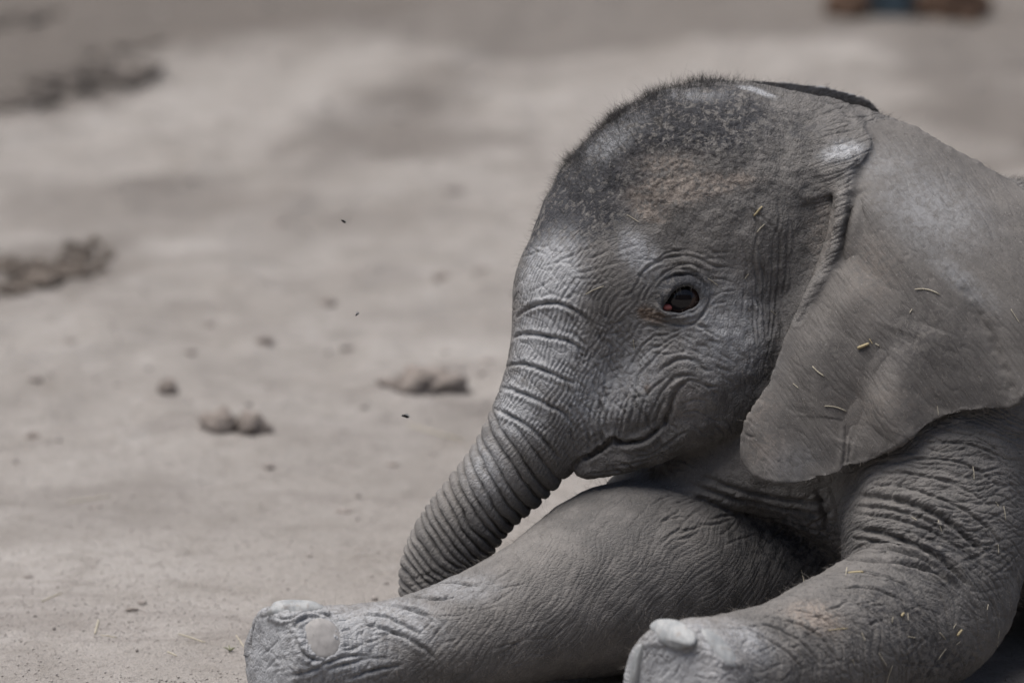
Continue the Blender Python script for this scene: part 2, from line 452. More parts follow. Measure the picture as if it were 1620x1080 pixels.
GROOVES = {
 'eye': (5.5, 2.7, [
  [(1035,461),(1049,444),(1069,435),(1090,434),(1107,442),(1117,454),(1119,468)],
  [(1030,461),(1040,442),(1057,429),(1078,418),(1097,419),(1112,430),(1124,444)],
  [(1008,439),(1025,425),(1044,412),(1069,405),(1093,405),(1112,412),(1131,421),(1160,424)],
  [(1008,504),(1025,502),(1042,507),(1064,513),(1083,514),(1100,508),(1112,495),(1121,480),(1126,463)],
  [(1035,496),(1054,502),(1078,499),(1102,490),(1116,475)]]),
 'eye_fine': (3.2, 2.2, [
  [(1006,447),(1023,424),(1054,401),(1083,395),(1105,396)],
  [(996,468),(1004,454),(1020,432)],
  [(1052,437),(1070,427),(1090,426),(1106,433)],
  [(914,584),(931,557),(948,533),(963,514),(979,500),(991,480),(996,463)],
  [(925,590),(940,562),(958,533),(979,507),(1003,495)],
  [(1018,480),(1024,462),(1034,448)], [(1008,484),(1014,466),(1026,446)],
  [(1001,567),(1013,550),(1035,533),(1064,526),(1088,517),(1105,504),(1129,480),(1141,471)],
  [(1006,574),(1025,557),(1049,543),(1073,529),(1093,519)],
  [(999,615),(1008,594),(1030,572),(1049,553),(1069,538)],
  [(985,600),(1000,572),(1020,545),(1040,528)],
  [(1035,560),(1054,560),(1083,557)], [(1020,512),(1040,522),(1070,524)],
  [(1010,520),(1035,517),(1060,519)], [(1128,470),(1145,462),(1165,461)], [(1126,480),(1150,478)],
  [(1122,440),(1140,440),(1158,446)],
  [(1211,400),(1208,480),(1213,553)], [(1223,383),(1220,468),(1215,553)],
  [(1236,352),(1232,432),(1225,504),(1213,565),(1201,601)], [(1201,432),(1201,529)],
  [(1248,330),(1246,400),(1240,460),(1230,520)], [(1190,440),(1193,500),(1196,560)]]),
 'cheek': (7.0, 3.6, [
  [(1035,596),(1054,579),(1073,569),(1093,569),(1112,582),(1129,588)],
  [(1054,610),(1066,596),(1088,594),(1105,598)],
  [(1071,618),(1087,602),(1102,604),(1120,611),(1136,609)]]),
 'mouth': (16.0, 4.6, [
  [(908,738),(916,726),(931,721),(949,711),(964,699),(971,693),(976,698),(991,701),(1013,698),(1027,691),(1044,677)]]),
 'mouth_corner': (7.0, 4.2, [[(1022,694),(1044,676),(1058,656),(1064,633),(1071,618),(1082,606)]]),
 'lip': (4.2, 2.6, [
  [(991,693),(996,667),(1004,633),(1007,604),(1018,587),(1036,569)],
  [(1009,689),(1013,656),(1022,629),(1036,611),(1064,591)],
  [(1022,684),(1029,656),(1042,627),(1062,604),(1087,593)],
  [(973,691),(980,653),(991,627),(1000,609)],
  [(947,707),(940,684),(933,667),(936,644),(944,629)],
  [(924,702),(916,671),(907,658)], [(964,689),(958,667),(967,640),(980,618)],
  [(913,713),(904,684),(893,669)], [(1036,676),(1042,650),(1055,628)],
  [(982,690),(986,660),(996,630)], [(936,705),(928,680),(920,660)], [(955,700),(948,680),(950,655),(962,632)],
  [(1004,724),(1036,716),(1069,693),(1091,678)], [(960,738),(1000,732),(1040,722),(1080,700)],
  [(1024,733),(1060,716),(1087,698)], [(1080,640),(1100,632),(1122,636)], [(1078,655),(1096,650),(1120,655)],
  [(930,748),(960,746),(1000,740)]]),
 'trunk_top': (8.0, 3.6, [
  [(814,503),(842,484),(878,480),(913,493),(940,518)],
  [(809,535),(829,528),(864,532),(904,542),(930,560)],
  [(800,580),(820,575),(851,582),(887,598),(909,607)],
  [(787,613),(802,614),(833,625),(869,642),(896,656),(913,682)],
  [(774,644),(798,653),(833,673),(860,696),(887,727)]]),
 'ankle': (6.0, 3.6, [
  [(582,970),(611,975),(643,989),(669,1005)], [(605,954),(637,960),(669,970),(688,986)],
  [(643,940),(685,946),(720,943)], [(679,924),(717,921),(759,927)], [(575,985),(610,995),(650,1012),(690,1040)],
  [(428,973),(444,978),(463,975),(486,968),(521,973),(534,993),(537,1012),(530,1030)],
  [(460,993),(483,977),(508,975)], [(466,1000),(470,1020),(488,1040),(515,1046)],
  [(451,1070),(486,1063),(515,1050),(547,1039),(585,1036)], [(518,1058),(547,1050),(585,1040)],
  [(545,1075),(590,1060),(640,1050)], [(402,985),(398,1005),(396,1030)]]),
 'near_leg': (12.0, 5.6, [
  [(1309,896),(1344,884),(1389,887),(1433,891),(1478,904),(1522,931)],
  [(1371,869),(1411,869),(1456,882),(1496,909)],
  [(1349,836),(1389,842),(1433,856),(1478,878),(1513,904),(1540,936)],
  [(1353,784),(1411,789),(1469,807),(1522,842),(1558,878)]]),
 'near_leg_fine': (4.5, 3.0, [
  [(1349,812),(1411,820),(1469,838),(1522,870)], [(1371,766),(1433,771),(1500,793),(1558,830),(1590,870)],
  [(1365,750),(1430,748),(1510,765),(1570,800)], [(1352,800),(1400,804),(1460,820),(1510,850)],
  [(1345,850),(1390,857),(1440,868)], [(1400,735),(1460,725),(1530,735),(1590,775)], [(1460,700),(1530,702),(1600,730)],
  [(1158,993),(1193,998),(1238,1024),(1273,1060)], [(1175,989),(1220,990),(1264,1011),(1300,1051)],
  [(1205,975),(1250,982),(1295,1005),(1330,1050)], [(1230,962),(1280,968),(1330,995)],
  [(1310,905),(1360,905),(1410,915),(1450,935)], [(1320,930),(1380,930),(1440,955)]]),
 'chest': (8.0, 5.0, [
  [(1047,767),(1109,789),(1167,811),(1247,824),(1318,847)], [(1090,765),(1150,785),(1220,800),(1300,815)],
  [(1110,752),(1160,772),(1240,790),(1310,795)],
  [(1290,775),(1300,800),(1310,840)], [(1310,772),(1322,800),(1325,835)]]),
 'ear': (5.0, 3.5, [
  [(1341,665),(1338,700),(1334,744)], [(1345,690),(1342,740)]]),
 'ear_root': (24.0, 11.0, [[(1362,262),(1360,285),(1356,315),(1350,350),(1340,390),(1325,430)]]),
 'ear_back': (7.0, 8.0, [[(1500,420),(1535,470),(1560,520),(1585,575),(1604,630)]]),
 'ridges': (-7.0, 7.0, []),
 'ear_swell': (-9.0, 34.0, [[(1290,660),(1300,570),(1330,500),(1380,440)], [(1400,690),(1440,600),(1480,520)]]),
 'ear_dip': (9.0, 26.0, [[(1340,700),(1370,600),(1420,520)]]),
}
for key, (dep, w, lines) in GROOVES.items():
    if key in ('cheek', 'lip', 'eye', 'eye_fine'): dep *= 0.66
    for l in lines: groove(l, dep, w * (1.0 if key in ('ear_root', 'ear_gap', 'ridges', 'ear_back', 'ear_swell', 'ear_dip') else 0.74), taper=0.75 if key == 'ear_root' else 0.25, bulge=0.0 if key in ('ear_root', 'ear_gap', 'ridges', 'ear_back', 'ear_swell', 'ear_dip') else 0.3)
# many short faint creases that follow the folds of the face, jaw and chest
rg = random.Random(11)
for x0, x1, y0, y1, ang, n, ln, dep in [(895, 1015, 500, 650, 122, 46, 38, 2.4), (895, 1015, 500, 650, 30, 40, 24, 1.8), (890, 1060, 610, 705, 104, 40, 34, 2.6), (900, 1050, 620, 700, 15, 26, 20, 1.6), (1060, 1200, 560, 690, 150, 26, 34, 1.8),
                                        (1010, 1140, 505, 560, 160, 22, 36, 2.2), (1175, 1255, 330, 600, 94, 34, 60, 2.2), (840, 1000, 380, 480, 20, 26, 40, 1.6), (1000, 1140, 395, 440, 170, 16, 34, 2.2),
                                        (940, 1090, 700, 750, 160, 22, 30, 2.0), (1050, 1300, 785, 860, 205, 22, 60, 3.0), (420, 640, 960, 1075, 200, 50, 36, 1.6), (420, 640, 960, 1075, 110, 44, 24, 1.4), (1010, 1180, 1010, 1078, 60, 44, 20, 1.3), (1010, 1180, 1010, 1078, 150, 44, 20, 1.3),
                                        (640, 900, 900, 1060, 205, 40, 60, 1.3), (1370, 1600, 740, 900, 198, 46, 60, 2.0), (1200, 1560, 950, 1075, 205, 44, 44, 1.7)]:
    for _ in range(n):
        x, y = rg.uniform(x0, x1), rg.uniform(y0, y1); a = math.radians(ang + rg.gauss(0, 13)); L = ln * rg.uniform(0.5, 1.3); c = rg.gauss(0, 0.12) * L
        dx, dy = math.cos(a) * L / 2, -math.sin(a) * L / 2
        groove([(x - dx, y - dy), (x - dy * c / L, y + dx * c / L), (x + dx, y + dy)], dep * rg.uniform(0.6, 1.3), 2.0, 0.25, 0.4)
print('grooves', time.perf_counter() - T0)

def lines(n, w):           # thin meandering furrows where a noise field crosses zero
    return np.clip(1 - np.abs(n) / w, 0, 1) ** 1.5
def sstep(a, b, x):
    t = np.clip((x - a) / (b - a), 0, 1); return t * t * (3 - 2 * t)

# which limb each vertex lies on, and its own length-wise / round coordinates
flow = P0.copy()
wt_trunk = np.zeros(NV); wt_leg = np.zeros(NV); wt_ear = np.zeros(NV)
def limb(chain, reach=26.0):
    m = np.nonzero(((P0 > chain.lo) & (P0 < chain.hi)).all(1) & near)[0]
    d = chain(P0[m]); k = np.abs(d) < reach
    m, d = m[k], d[k]
    n_ = len(m); U = np.empty(n_); R = np.empty(n_); C = np.empty((n_, 3)); T = np.empty((n_, 3))
    TG = np.gradient(chain.P, axis=0); TG /= np.linalg.norm(TG, axis=1)[:, None]
    c2 = (chain.P ** 2).sum(1)
    for s_ in range(0, n_, 60000):
        x = P0[m[s_:s_ + 60000]]
        ds = np.sqrt(np.maximum((x * x).sum(1)[:, None] + c2[None] - 2 * x @ chain.P.T, 0))
        wg = np.exp(-(ds - ds.min(1)[:, None]) / 7.0); wg /= wg.sum(1)[:, None]
        U[s_:s_ + 60000] = wg @ chain.L; R[s_:s_ + 60000] = wg @ chain.r; C[s_:s_ + 60000] = wg @ chain.P; T[s_:s_ + 60000] = wg @ TG
    T /= np.linalg.norm(T, axis=1)[:, None]
    v = P0[m] - C
    U = U + (v * T).sum(1)
    up = np.array([0, 0, 1.0]); e1 = up - T * T[:, 2:3]; e1 /= np.linalg.norm(e1, axis=1)[:, None]; e2 = np.cross(T, e1)
    ang = np.arctan2((v * e2).sum(1), (v * e1).sum(1))
    return m, d, U, ang, R, sstep(reach, reach * 0.4, np.abs(d)), v
# trunk rings
m, d, U, ang, R, w, v = limb(TRUNK)
side = v[:, 0] * 0.86 + v[:, 1] * 0.5
uu = U + 0.32 * side + 3.4 * vnoise(np.column_stack([U * 0.03, ang * 1.3, 0 * U]), 3) + 1.2 * vnoise(np.column_stack([U * 0.08, ang * 4, 0 * U]), 4)
Utop = U[np.argmin((PX[m] - 790) ** 2 + (PY[m] - 655) ** 2)]
pos = []; x = Utop - 10
while x > -40:
    f = np.clip(x / Utop, 0, 1); pos.append(x + random.uniform(-2.4, 2.4)); x -= 9.5 + 15 * f ** 1.6
pos = np.array(sorted(pos))
j = np.clip(np.searchsorted(pos, uu), 1, len(pos) - 1)
dd = np.minimum(np.abs(uu - pos[j - 1]), np.abs(uu - pos[j])); sp = pos[j] - pos[j - 1]
fadeU = sstep(Utop + 12, Utop - 12, U)
gw = 1.75 + 0.02 * sp
ring = -np.exp(-(dd / gw) ** 2)
brk = 0.75 + 0.45 * vnoise(np.column_stack([uu * 0.06, ang * 2.2, 0 * U]), 9)
disp[m] += w * fadeU * (5.0 + 0.16 * sp) * brk * ring
disp[m] += w * fadeU * 0.05 * sp * np.cos(np.clip(dd / sp, 0, .5) * 2 * math.pi) * -1.0
# fine cracks running along the trunk between the rings
arc = ang * R
wz_ = 6 * vnoise(np.column_stack([arc / 30, U / 30, 0 * U]), 20)
ph = (arc + 0.9 * wz_) / 7.5; ph = np.abs(ph - np.round(ph)) * 7.5
f1 = np.exp(-(ph / 1.7) ** 2) * np.clip(0.7 + 0.8 * vnoise(np.column_stack([arc / 16, U / 14, 0 * U]), 21), 0, 1.4)
f2 = lines(vnoise(np.column_stack([(arc - wz_) / 45.0, (uu + wz_) / 11, 0 * U]), 22), 0.25)
topw = sstep(Utop - 60, Utop + 20, U) * sstep(TRUNK.L[-1] - 10, TRUNK.L[-1] - 110, U)
disp[m] -= w * (f1 * (0.45 + 1.5 * topw) + f2 * (0.3 + 1.3 * topw))
wt_trunk[m] = w
flow[m] = np.column_stack([arc, U, 0 * U])
# legs: creases round the limb, finer towards the foot, lengthwise striae on the upper far leg
for ch, seed, elong in ((LEGF[0], 40, 1), (LEGN[0], 60, 0)):
    m, d, U, ang, R, w, v = limb(ch, 30)
    arc = ang * R; tt = U / ch.L[-1]
    wob = 14 * vnoise(np.column_stack([arc / 70, U / 70, 0 * U]), seed)
    if elong:
        a = 0.75 * U + 0.66 * arc; b = -0.66 * U + 0.75 * arc        # diagonal grain
        g1 = lines(vnoise(np.column_stack([(b + wob) / 7.0, a / 90.0, 0 * U]), seed + 1), 0.4) * sstep(0.92, 0.7, tt)
        g2 = lines(vnoise(np.column_stack([arc / 60.0, (U + wob) / 11.0, 0 * U]), seed + 2), 0.3) * sstep(0.55, 0.75, tt)
    else:
        g1 = lines(vnoise(np.column_stack([arc / 90.0, (U + wob) / 10.0, 0 * U]), seed + 1), 0.36) * sstep(0.98, 0.85, tt)
        g2 = lines(vnoise(np.column_stack([arc / 40.0, (U + 0.5 * arc + wob) / 8.0, 0 * U]), seed + 2), 0.3)
    g3 = lines(vnoise(np.column_stack([arc / 8.0, U / 9.0, 0 * U]), seed + 3), 0.22) * sstep(0.6, 0.85, tt)
    disp[m] -= w * ((1.0 if elong else 2.3) * g1 + 1.5 * g2 + 1.0 * g3)
    disp[m] += w * 2.2 * vnoise(np.column_stack([arc / 45, U / 30, 0 * U]), seed + 5)
    wt_leg[m] = np.maximum(wt_leg[m], w)
    flow[m] = np.column_stack([arc, U * 1.0, 0 * U])
# ear sheet
m = np.nonzero(((P0 > EAR.lo) & (P0 < EAR.hi)).all(1) & near)[0]
de = EAR(P0[m]); h = EAR.h(P0[m][:, :2])
k = (de < 6) & (P0[m][:, 2] > h - 14)
m = m[k]; wt_ear[m] = sstep(6, 1, de[k])
p = P0[m]
a = 0.55 * p[:, 0] + 0.83 * p[:, 1]; b = 0.83 * p[:, 0] - 0.55 * p[:, 1]
flow[m] = np.column_stack([b, a, 0 * a])
disp[m] += wt_ear[m] * (7 * vnoise(np.column_stack([b / 70, a / 150, 0 * a]), 81) + 1.2 * vnoise(np.column_stack([b / 24, a / 90, 0 * a]), 82))
edge = EAR.poly; d2 = poly_sd(p[:, 0], p[:, 1], edge)
disp[m] -= wt_ear[m] * 0.9 * lines(vnoise(np.column_stack([b / 9, a / 55, 0 * a]), 83), 0.25) * sstep(-8, -30, d2)
disp[m] += wt_ear[m] * 1.6 * sstep(-14, -2, d2) * vnoise(np.column_stack([p[:, 0] / 14, p[:, 1] / 14, 0 * a]), 84)
# head and everything else: soft unevenness, fine cross-hatched creases, tufted crown
rest = np.clip(1 - wt_trunk - wt_leg - wt_ear, 0, 1) * near
m = np.nonzero(rest > 0)[0]; p = P0[m]
crown = np.exp(-(((p[:, 0] + 810 - 1040) / 190) ** 2 + ((p[:, 1] + 540 - 250) / 130) ** 2))
r1 = lines(vnoise(np.column_stack([(p[:, 0] * 0.5 - p[:, 1] * 0.87) / 34, (p[:, 0] * .87 + p[:, 1] * 0.5) / 8, p[:, 2] / 20]), 91), 0.3)
r2 = lines(vnoise(p / np.array([9, 9, 9.0]), 92), 0.2)
hd = sstep(1330, 1240, p[:, 0] + 810)
disp[m] += rest[m] * (3.0 * fbm(p / 60, 2, 93) + 1.2 * vnoise(p / 15, 94) + crown * (1.5 * vnoise(p / np.array([9, 7, 9.0]), 95) + 0.8 * vnoise(p / 5, 96)) - 0.35 * r1 * (1 - 0.7 * crown) - 0.8 * r2 * hd * (1 - crown))
bd = 1 - hd
disp[m] -= rest[m] * bd * 2.0 * lines(vnoise(np.column_stack([(p[:, 0] * 0.35 + p[:, 1] * 0.94) / 10, (p[:, 0] * .94 - p[:, 1] * 0.35) / 80, p[:, 2] / 60]), 97), 0.35)
oc = np.exp(-(((PX - 1030) / 24) ** 2 + ((PY - 496) / 12) ** 2)) * (P0[:, 2] > 60)
m = np.nonzero(oc > 0.05)[0]; disp[m] += oc[m] * 2.4 * vnoise(P0[m] / np.array([5.5, 3.5, 5]), 141)
Wd = W0 + N0 * (disp * S)[:, None]
set_co(me0, Wd)
print('relief', time.perf_counter() - T0)

# ------------------------------------------------------------------ skin colour zones: dust and pale patches, dark hide, painted chest shade, brown mud, pink
def spot(x, y, rx, ry, rot=0, z=None):
    c = cast(x, y)
    if c is None: return np.zeros(NV)
    a = math.radians(rot); v = P0 - c
    u1 = v[:, 0] * math.cos(a) + v[:, 1] * math.sin(a); u2 = -v[:, 0] * math.sin(a) + v[:, 1] * math.cos(a)
    rz = max(rx, ry) * 1.0
    return np.exp(-((u1 / rx) ** 2 + (u2 / ry) ** 2 + (v[:, 2] / rz) ** 2))
ZONES = {
 'pale': [(868,440,56,70,10,1.1),(1010,400,44,26,50,.8),(860,550,60,70,0,1.1),(820,640,55,60,0,.9),(770,740,50,60,0,.5),(1335,238,36,18,-15,.8),(965,225,70,28,-35,.45),(1470,330,110,80,30,.5),(1400,260,80,50,0,.35),
          (1520,440,90,22,40,.45),(1150,530,90,90,0,.55),(1000,580,80,90,0,.45),(1100,640,60,40,0,.3),(1250,730,60,40,0,.35),(430,1040,80,110,0,1.0),(520,1020,100,80,0,.9),(1197,144,26,6,18,1.6),(620,980,90,50,10,.6),(720,930,90,30,0,.4),(1080,1060,90,80,0,1.0),(1180,1010,60,40,30,.55),(1100,150,60,14,0,.4),(1300,142,110,16,4,.5),(930,620,80,80,0,.6),(600,1010,70,60,0,.35),(1030,440,40,30,0,.3),(1000,1060,40,60,0,.8)],
 'dark': [(960,260,130,75,-45,1.8),(1080,200,130,60,-10,1.2),(900,310,100,50,-55,1.8),(852,372,40,30,-60,1.2),(1000,190,90,36,-30,1.5),(1080,160,120,40,-8,.8),(870,385,40,25,0,.4),(1250,200,90,60,20,.35),(1450,540,90,90,0,.35),(1320,560,90,70,0,.25),(1084,448,34,13,0,2.2),(1113,466,14,22,0,1.8),(1048,474,14,14,0,1.2),(1084,494,28,6,0,1.3),(1300,180,120,22,8,.2),(1250,850,160,80,0,.5),(1430,980,140,90,0,.42),(1500,880,120,100,0,.42),(1480,1050,120,50,0,.45),(1550,740,90,60,0,.3),(960,1060,160,40,0,.25),(740,870,60,60,0,.2)],  # the chest entry paints shade below the neck into the hide colour
 'brown': [(1070,300,70,24,-8,1.0),(1030,335,30,16,20,.9),(1140,290,60,16,-8,.8),(1060,260,70,26,0,.45),(1290,975,45,25,20,.8),(1300,360,30,80,10,.3),(1200,640,40,50,0,.3),(1090,640,60,40,0,.35),(1400,640,120,60,0,.25),(1220,715,40,35,0,.5),(1120,1070,60,50,0,.6),(1380,420,60,90,0,.3)],
 'ochre': [(1024,496,16,11,20,1.0),(1042,498,12,5,10,.9),(1038,507,22,6,10,.5),(1024,614,7,9,0,.5)],
}
for name, sp_ in ZONES.items():
    a = np.zeros(NV)
    for x, y, rx, ry, rot, wgt in sp_: a = np.maximum(a, wgt * spot(x, y, rx, ry, rot))
    me0.attributes.new(name, 'FLOAT', 'POINT').data.foreach_set('value', a.astype(np.float32))
for name, a in (('trunkish', wt_trunk), ('earish', wt_ear), ('legish', wt_leg)):
    me0.attributes.new(name, 'FLOAT', 'POINT').data.foreach_set('value', a.astype(np.float32))
me0.attributes.new('flow', 'FLOAT_VECTOR', 'POINT').data.foreach_set('vector', (flow * 0.01).astype(np.float32).ravel())
print('zones', time.perf_counter() - T0)

# ------------------------------------------------------------------ materials
class NT:
    def __init__(self, name):
        self.m = bpy.data.materials.new(name); self.m.use_nodes = True
        self.n = self.m.node_tree.nodes; self.l = self.m.node_tree.links; self.b = self.n['Principled BSDF']
        self.tc = self.n.new('ShaderNodeTexCoord').outputs['Object']
    def put(self, sock, v):
        if isinstance(v, bpy.types.NodeSocket): self.l.new(v, sock)
        elif isinstance(v, (tuple, list)) and len(v) == 3 and sock.type == 'RGBA': sock.default_value = (*v, 1)
        else: sock.default_value = v
    def attr(self, name, out='Fac'):
        a = self.n.new('ShaderNodeAttribute'); a.attribute_name = name; return a.outputs[out]
    def noise(self, scale, detail=4, rough=0.55, vec=None, dist=0.0):
        t = self.n.new('ShaderNodeTexNoise'); t.inputs['Scale'].default_value = scale; t.inputs['Detail'].default_value = detail
        t.inputs['Roughness'].default_value = rough; t.inputs['Distortion'].default_value = dist
        self.l.new(vec if vec is not None else self.tc, t.inputs['Vector']); return t.outputs['Fac']
    def voro(self, scale, vec=None, feature='DISTANCE_TO_EDGE'):
        t = self.n.new('ShaderNodeTexVoronoi'); t.feature = feature; t.inputs['Scale'].default_value = scale
        self.l.new(vec if vec is not None else self.tc, t.inputs['Vector']); return t.outputs['Distance']
    def mapping(self, vec, scale):
        t = self.n.new('ShaderNodeMapping'); t.inputs['Scale'].default_value = scale
        self.l.new(vec, t.inputs['Vector']); return t.outputs['Vector']
    def math(self, op, a, b=0.5, c=None):
        t = self.n.new('ShaderNodeMath'); t.operation = op; self.put(t.inputs[0], a); self.put(t.inputs[1], b)
        if c is not None: self.put(t.inputs[2], c)
        return t.outputs[0]
    def ramp(self, v, lo, hi, a=0.0, b=1.0):
        t = self.n.new('ShaderNodeMapRange'); self.put(t.inputs[0], v)
        for i, x in zip((1, 2, 3, 4), (lo, hi, a, b)): t.inputs[i].default_value = x
        t.interpolation_type = 'SMOOTHSTEP'; return t.outputs[0]
    def mix(self, f, a, b, blend='MIX'):
        t = self.n.new('ShaderNodeMix'); t.data_type = 'RGBA'; t.blend_type = blend
        self.put(t.inputs[0], f); self.put(t.inputs[6], a); self.put(t.inputs[7], b); return t.outputs[2]
    def bump(self, h, strength, dist, nrm=None):
        t = self.n.new('ShaderNodeBump'); t.inputs['Strength'].default_value = strength; t.inputs['Distance'].default_value = dist
        self.put(t.inputs['Height'], h)
        if nrm is not None: self.l.new(nrm, t.inputs['Normal'])
        return t.outputs[0]
def simple_mat(name, col, rough=0.8, var=0.25, scale=60.0):
    t = NT(name); n = t.noise(scale, 3)
    t.put(t.b.inputs['Base Color'], t.mix(n, tuple(c * (1 - var) for c in col), tuple(min(1, c * (1 + var)) for c in col)))
    t.b.inputs['Roughness'].default_value = rough; t.b.inputs['Specular IOR Level'].default_value = 0.3
    return t.m

def skin_material():
    t = NT('elephant_hide')
    big = t.noise(9, 4, 0.6); mid = t.noise(38, 4, 0.6); fine = t.noise(220, 3, 0.65); streak = t.noise(1, 3, 0.6, t.mapping(t.tc, (90, 90, 260)))
    flowv = t.attr('flow', 'Vector')
    base = t.mix(t.ramp(big, 0.3, 0.7), (0.088, 0.084, 0.081), (0.132, 0.124, 0.117))
    base = t.mix(t.math('MULTIPLY', t.ramp(mid, 0.4, 0.75), 0.55), base, (0.185, 0.174, 0.165))
    base = t.mix(t.math('MULTIPLY', t.ramp(fine, 0.45, 0.8), 0.35), base, (0.06, 0.058, 0.06))
    def zone(b, name, col, nz, lo, hi, amt=1.0):
        f = t.math('MULTIPLY', t.attr(name), t.ramp(nz, lo, hi, 0.12 if name == 'dark' else 0.35, 1.3))
        return t.mix(t.math('MULTIPLY', t.ramp(f, 0.03, 0.75), amt), b, col)
    tuft = t.noise(120, 4, 0.7, dist=0.6)
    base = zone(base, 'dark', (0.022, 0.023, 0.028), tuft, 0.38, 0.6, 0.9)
    base = zone(base, 'brown', (0.205, 0.175, 0.152), tuft, 0.4, 0.55, 0.85)
    base = zone(base, 'pale', (0.300, 0.306, 0.318), tuft, 0.2, 0.7, 0.8)
    base = zone(base, 'ochre', (0.095, 0.066, 0.046), tuft, 0.3, 0.6, 0.8)
    base = t.mix(t.math('MULTIPLY', t.attr('earish'), 0.35), base, (0.055, 0.048, 0.043))
    # dust caught in light flecks
    fl = t.math('MULTIPLY', t.ramp(t.noise(420, 2, 0.5), 0.62, 0.75), 0.22)
    base = t.mix(fl, base, (0.36, 0.34, 0.325))
    t.put(t.b.inputs['Base Color'], base)
    t.put(t.b.inputs['Roughness'], t.ramp(mid, 0.3, 0.7, 0.62, 0.85))
    t.b.inputs['Specular IOR Level'].default_value = 0.22
    # fine relief: cracked hide, stretched along the limb
    fv = t.mapping(flowv, (1.0, 0.55, 1.0)); sv = t.mapping(flowv, (1.0, 0.14, 1.0))
    strk = t.noise(22, 3, 0.6, sv)
    cr = t.ramp(t.voro(16, fv), 0.0, 0.16)
    cr2 = t.ramp(t.voro(260), 0.0, 0.2)
    h = t.math('ADD', t.math('MULTIPLY', cr, t.ramp(t.attr('earish'), 0, 1, 0.4, 0.1)), t.math('ADD', t.math('MULTIPLY', cr2, t.ramp(t.attr('earish'), 0, 1, 0.3, 0.03)), t.math('ADD', t.math('MULTIPLY', fine, t.ramp(t.attr('earish'), 0, 1, 0.45, 0.12)), t.math('MULTIPLY', strk, t.ramp(t.attr('earish'), 0, 1, 0.5, 1.1)))))
    t.put(t.b.inputs['Normal'], t.bump(h, 0.55, 0.0016))
    return t.m
SKIN = skin_material()
elephant = link('elephant', me0, None, SKIN)
tag(elephant, 'grey elephant calf lying on the sand with its trunk resting over an outstretched foreleg', 'elephant')


# ------------------------------------------------------------------ eye, lids, nails
def ray_hit(x, y):
    d = Vector(ray_dir(x, y)); h = BVH.ray_cast(cv, d); return np.array(h[0]), np.array(h[1])
def ellipsoid(name, c, ax, half, mat, parent, seg=28, rings=18, jig=0.0, sq=1.0):
    """ax: 3 unit axes (rows), half: half sizes in metres"""
    bm = bmesh.new(); bmesh.ops.create_uvsphere(bm, u_segments=seg, v_segments=rings, radius=1.0)
    me = bpy.data.meshes.new(name); bm.to_mesh(me); bm.free()
    v = get_co(me)
    v = np.sign(v) * np.abs(v) ** sq
    if jig: v = v * (1 + jig * vnoise(v * 1.7 + c[0] * 50, 7))[:, None]
    set_co(me, (v * np.array(half)) @ np.array(ax))
    o = link(name, me, parent, mat); o.location = c
    return o
def frame_from(n, up):
    n = n / np.linalg.norm(n); a = up - n * (up @ n); a /= np.linalg.norm(a); return np.array([np.cross(a, n), a, n])
def eye_material():
    t = NT('eye_dark')
    g = -F_ * 0.93 - R_ * 0.30 + U_ * 0.1; g /= np.linalg.norm(g)
    dp = t.n.new('ShaderNodeVectorMath'); dp.operation = 'DOT_PRODUCT'; t.l.new(t.tc, dp.inputs[0]); dp.inputs[1].default_value = tuple(g / (EYE_R * S))
    col = t.mix(t.ramp(dp.outputs['Value'], 0.70, 0.76), (0.035, 0.02, 0.016), (0.007, 0.006, 0.007))
    t.put(t.b.inputs['Base Color'], col)
    t.b.inputs['Roughness'].default_value = 0.06; t.b.inputs['Specular IOR Level'].default_value = 0.3
    return t.m
view_ax = np.array([R_, U_, -F_])
e = ellipsoid('eye', to_world(EYE_C), view_ax, [EYE_R * S] * 3, eye_material(), elephant, 48, 32)
e['label'] = 'glossy black eye'
PINK = simple_mat('eye_corner_pink', (0.27, 0.085, 0.075), 0.35, 0.2)
c = ellipsoid('eye_corner', to_world(Q(1056, 486, EYE_Z - 13)), view_ax, np.array([9, 6, 7]) * S, PINK, elephant, 16, 10)
c['label'] = 'pink inner corner of the eye'
def nail_material():
    t = NT('toenail')
    st = t.noise(60, 4, 0.6, t.mapping(t.tc, (2.2, 1, 0.5))); du = t.noise(140, 4, 0.7)
    col = t.mix(t.ramp(st, 0.35, 0.65), (0.20, 0.21, 0.215), (0.275, 0.28, 0.28))
    col = t.mix(t.math('MULTIPLY', t.ramp(du, 0.5, 0.7), 0.7), col, (0.19, 0.17, 0.155))
    t.put(t.b.inputs['Base Color'], col); t.b.inputs['Roughness'].default_value = 0.6; t.b.inputs['Specular IOR Level'].default_value = 0.25
    t.put(t.b.inputs['Normal'], t.bump(t.math('ADD', st, du), 0.5, 0.0015))
    return t.m
NAIL = nail_material()
NAIL2 = simple_mat('dusty_toenail', (0.225, 0.216, 0.21), 0.75, 0.4, 110)
def nail(x, y, hw, hh, ht, rot=0, sink=0.2, lean=None, mat=None, back=0.0):
    p, n = ray_hit(x, y)
    p = p + F_ * back * S
    if lean is not None: n = n + lean; n /= np.linalg.norm(n)
    a = math.radians(rot); up = U_ * math.cos(a) + R_ * math.sin(a)
    o = ellipsoid('toenail', p - n * ht * S * sink, frame_from(n, up), np.array([hw, hh, ht]) * S, mat or NAIL, elephant, 28, 18, 0.10, 0.95)
    o['label'] = 'pale toenail'
nail(469, 962, 45, 25, 19, 0, 0.3, U_ * 0.5, None, 10)
nail(508, 1008, 31, 35, 9, -12, 0.8, None, NAIL2)
nail(1063, 995, 52, 22, 14, 24, 0.6, U_ * 0.6, None, 3)
nail(1141, 1022, 38, 20, 8, 48, 0.7)
nail(1006, 1058, 9, 40, 12, 16, 0.3)

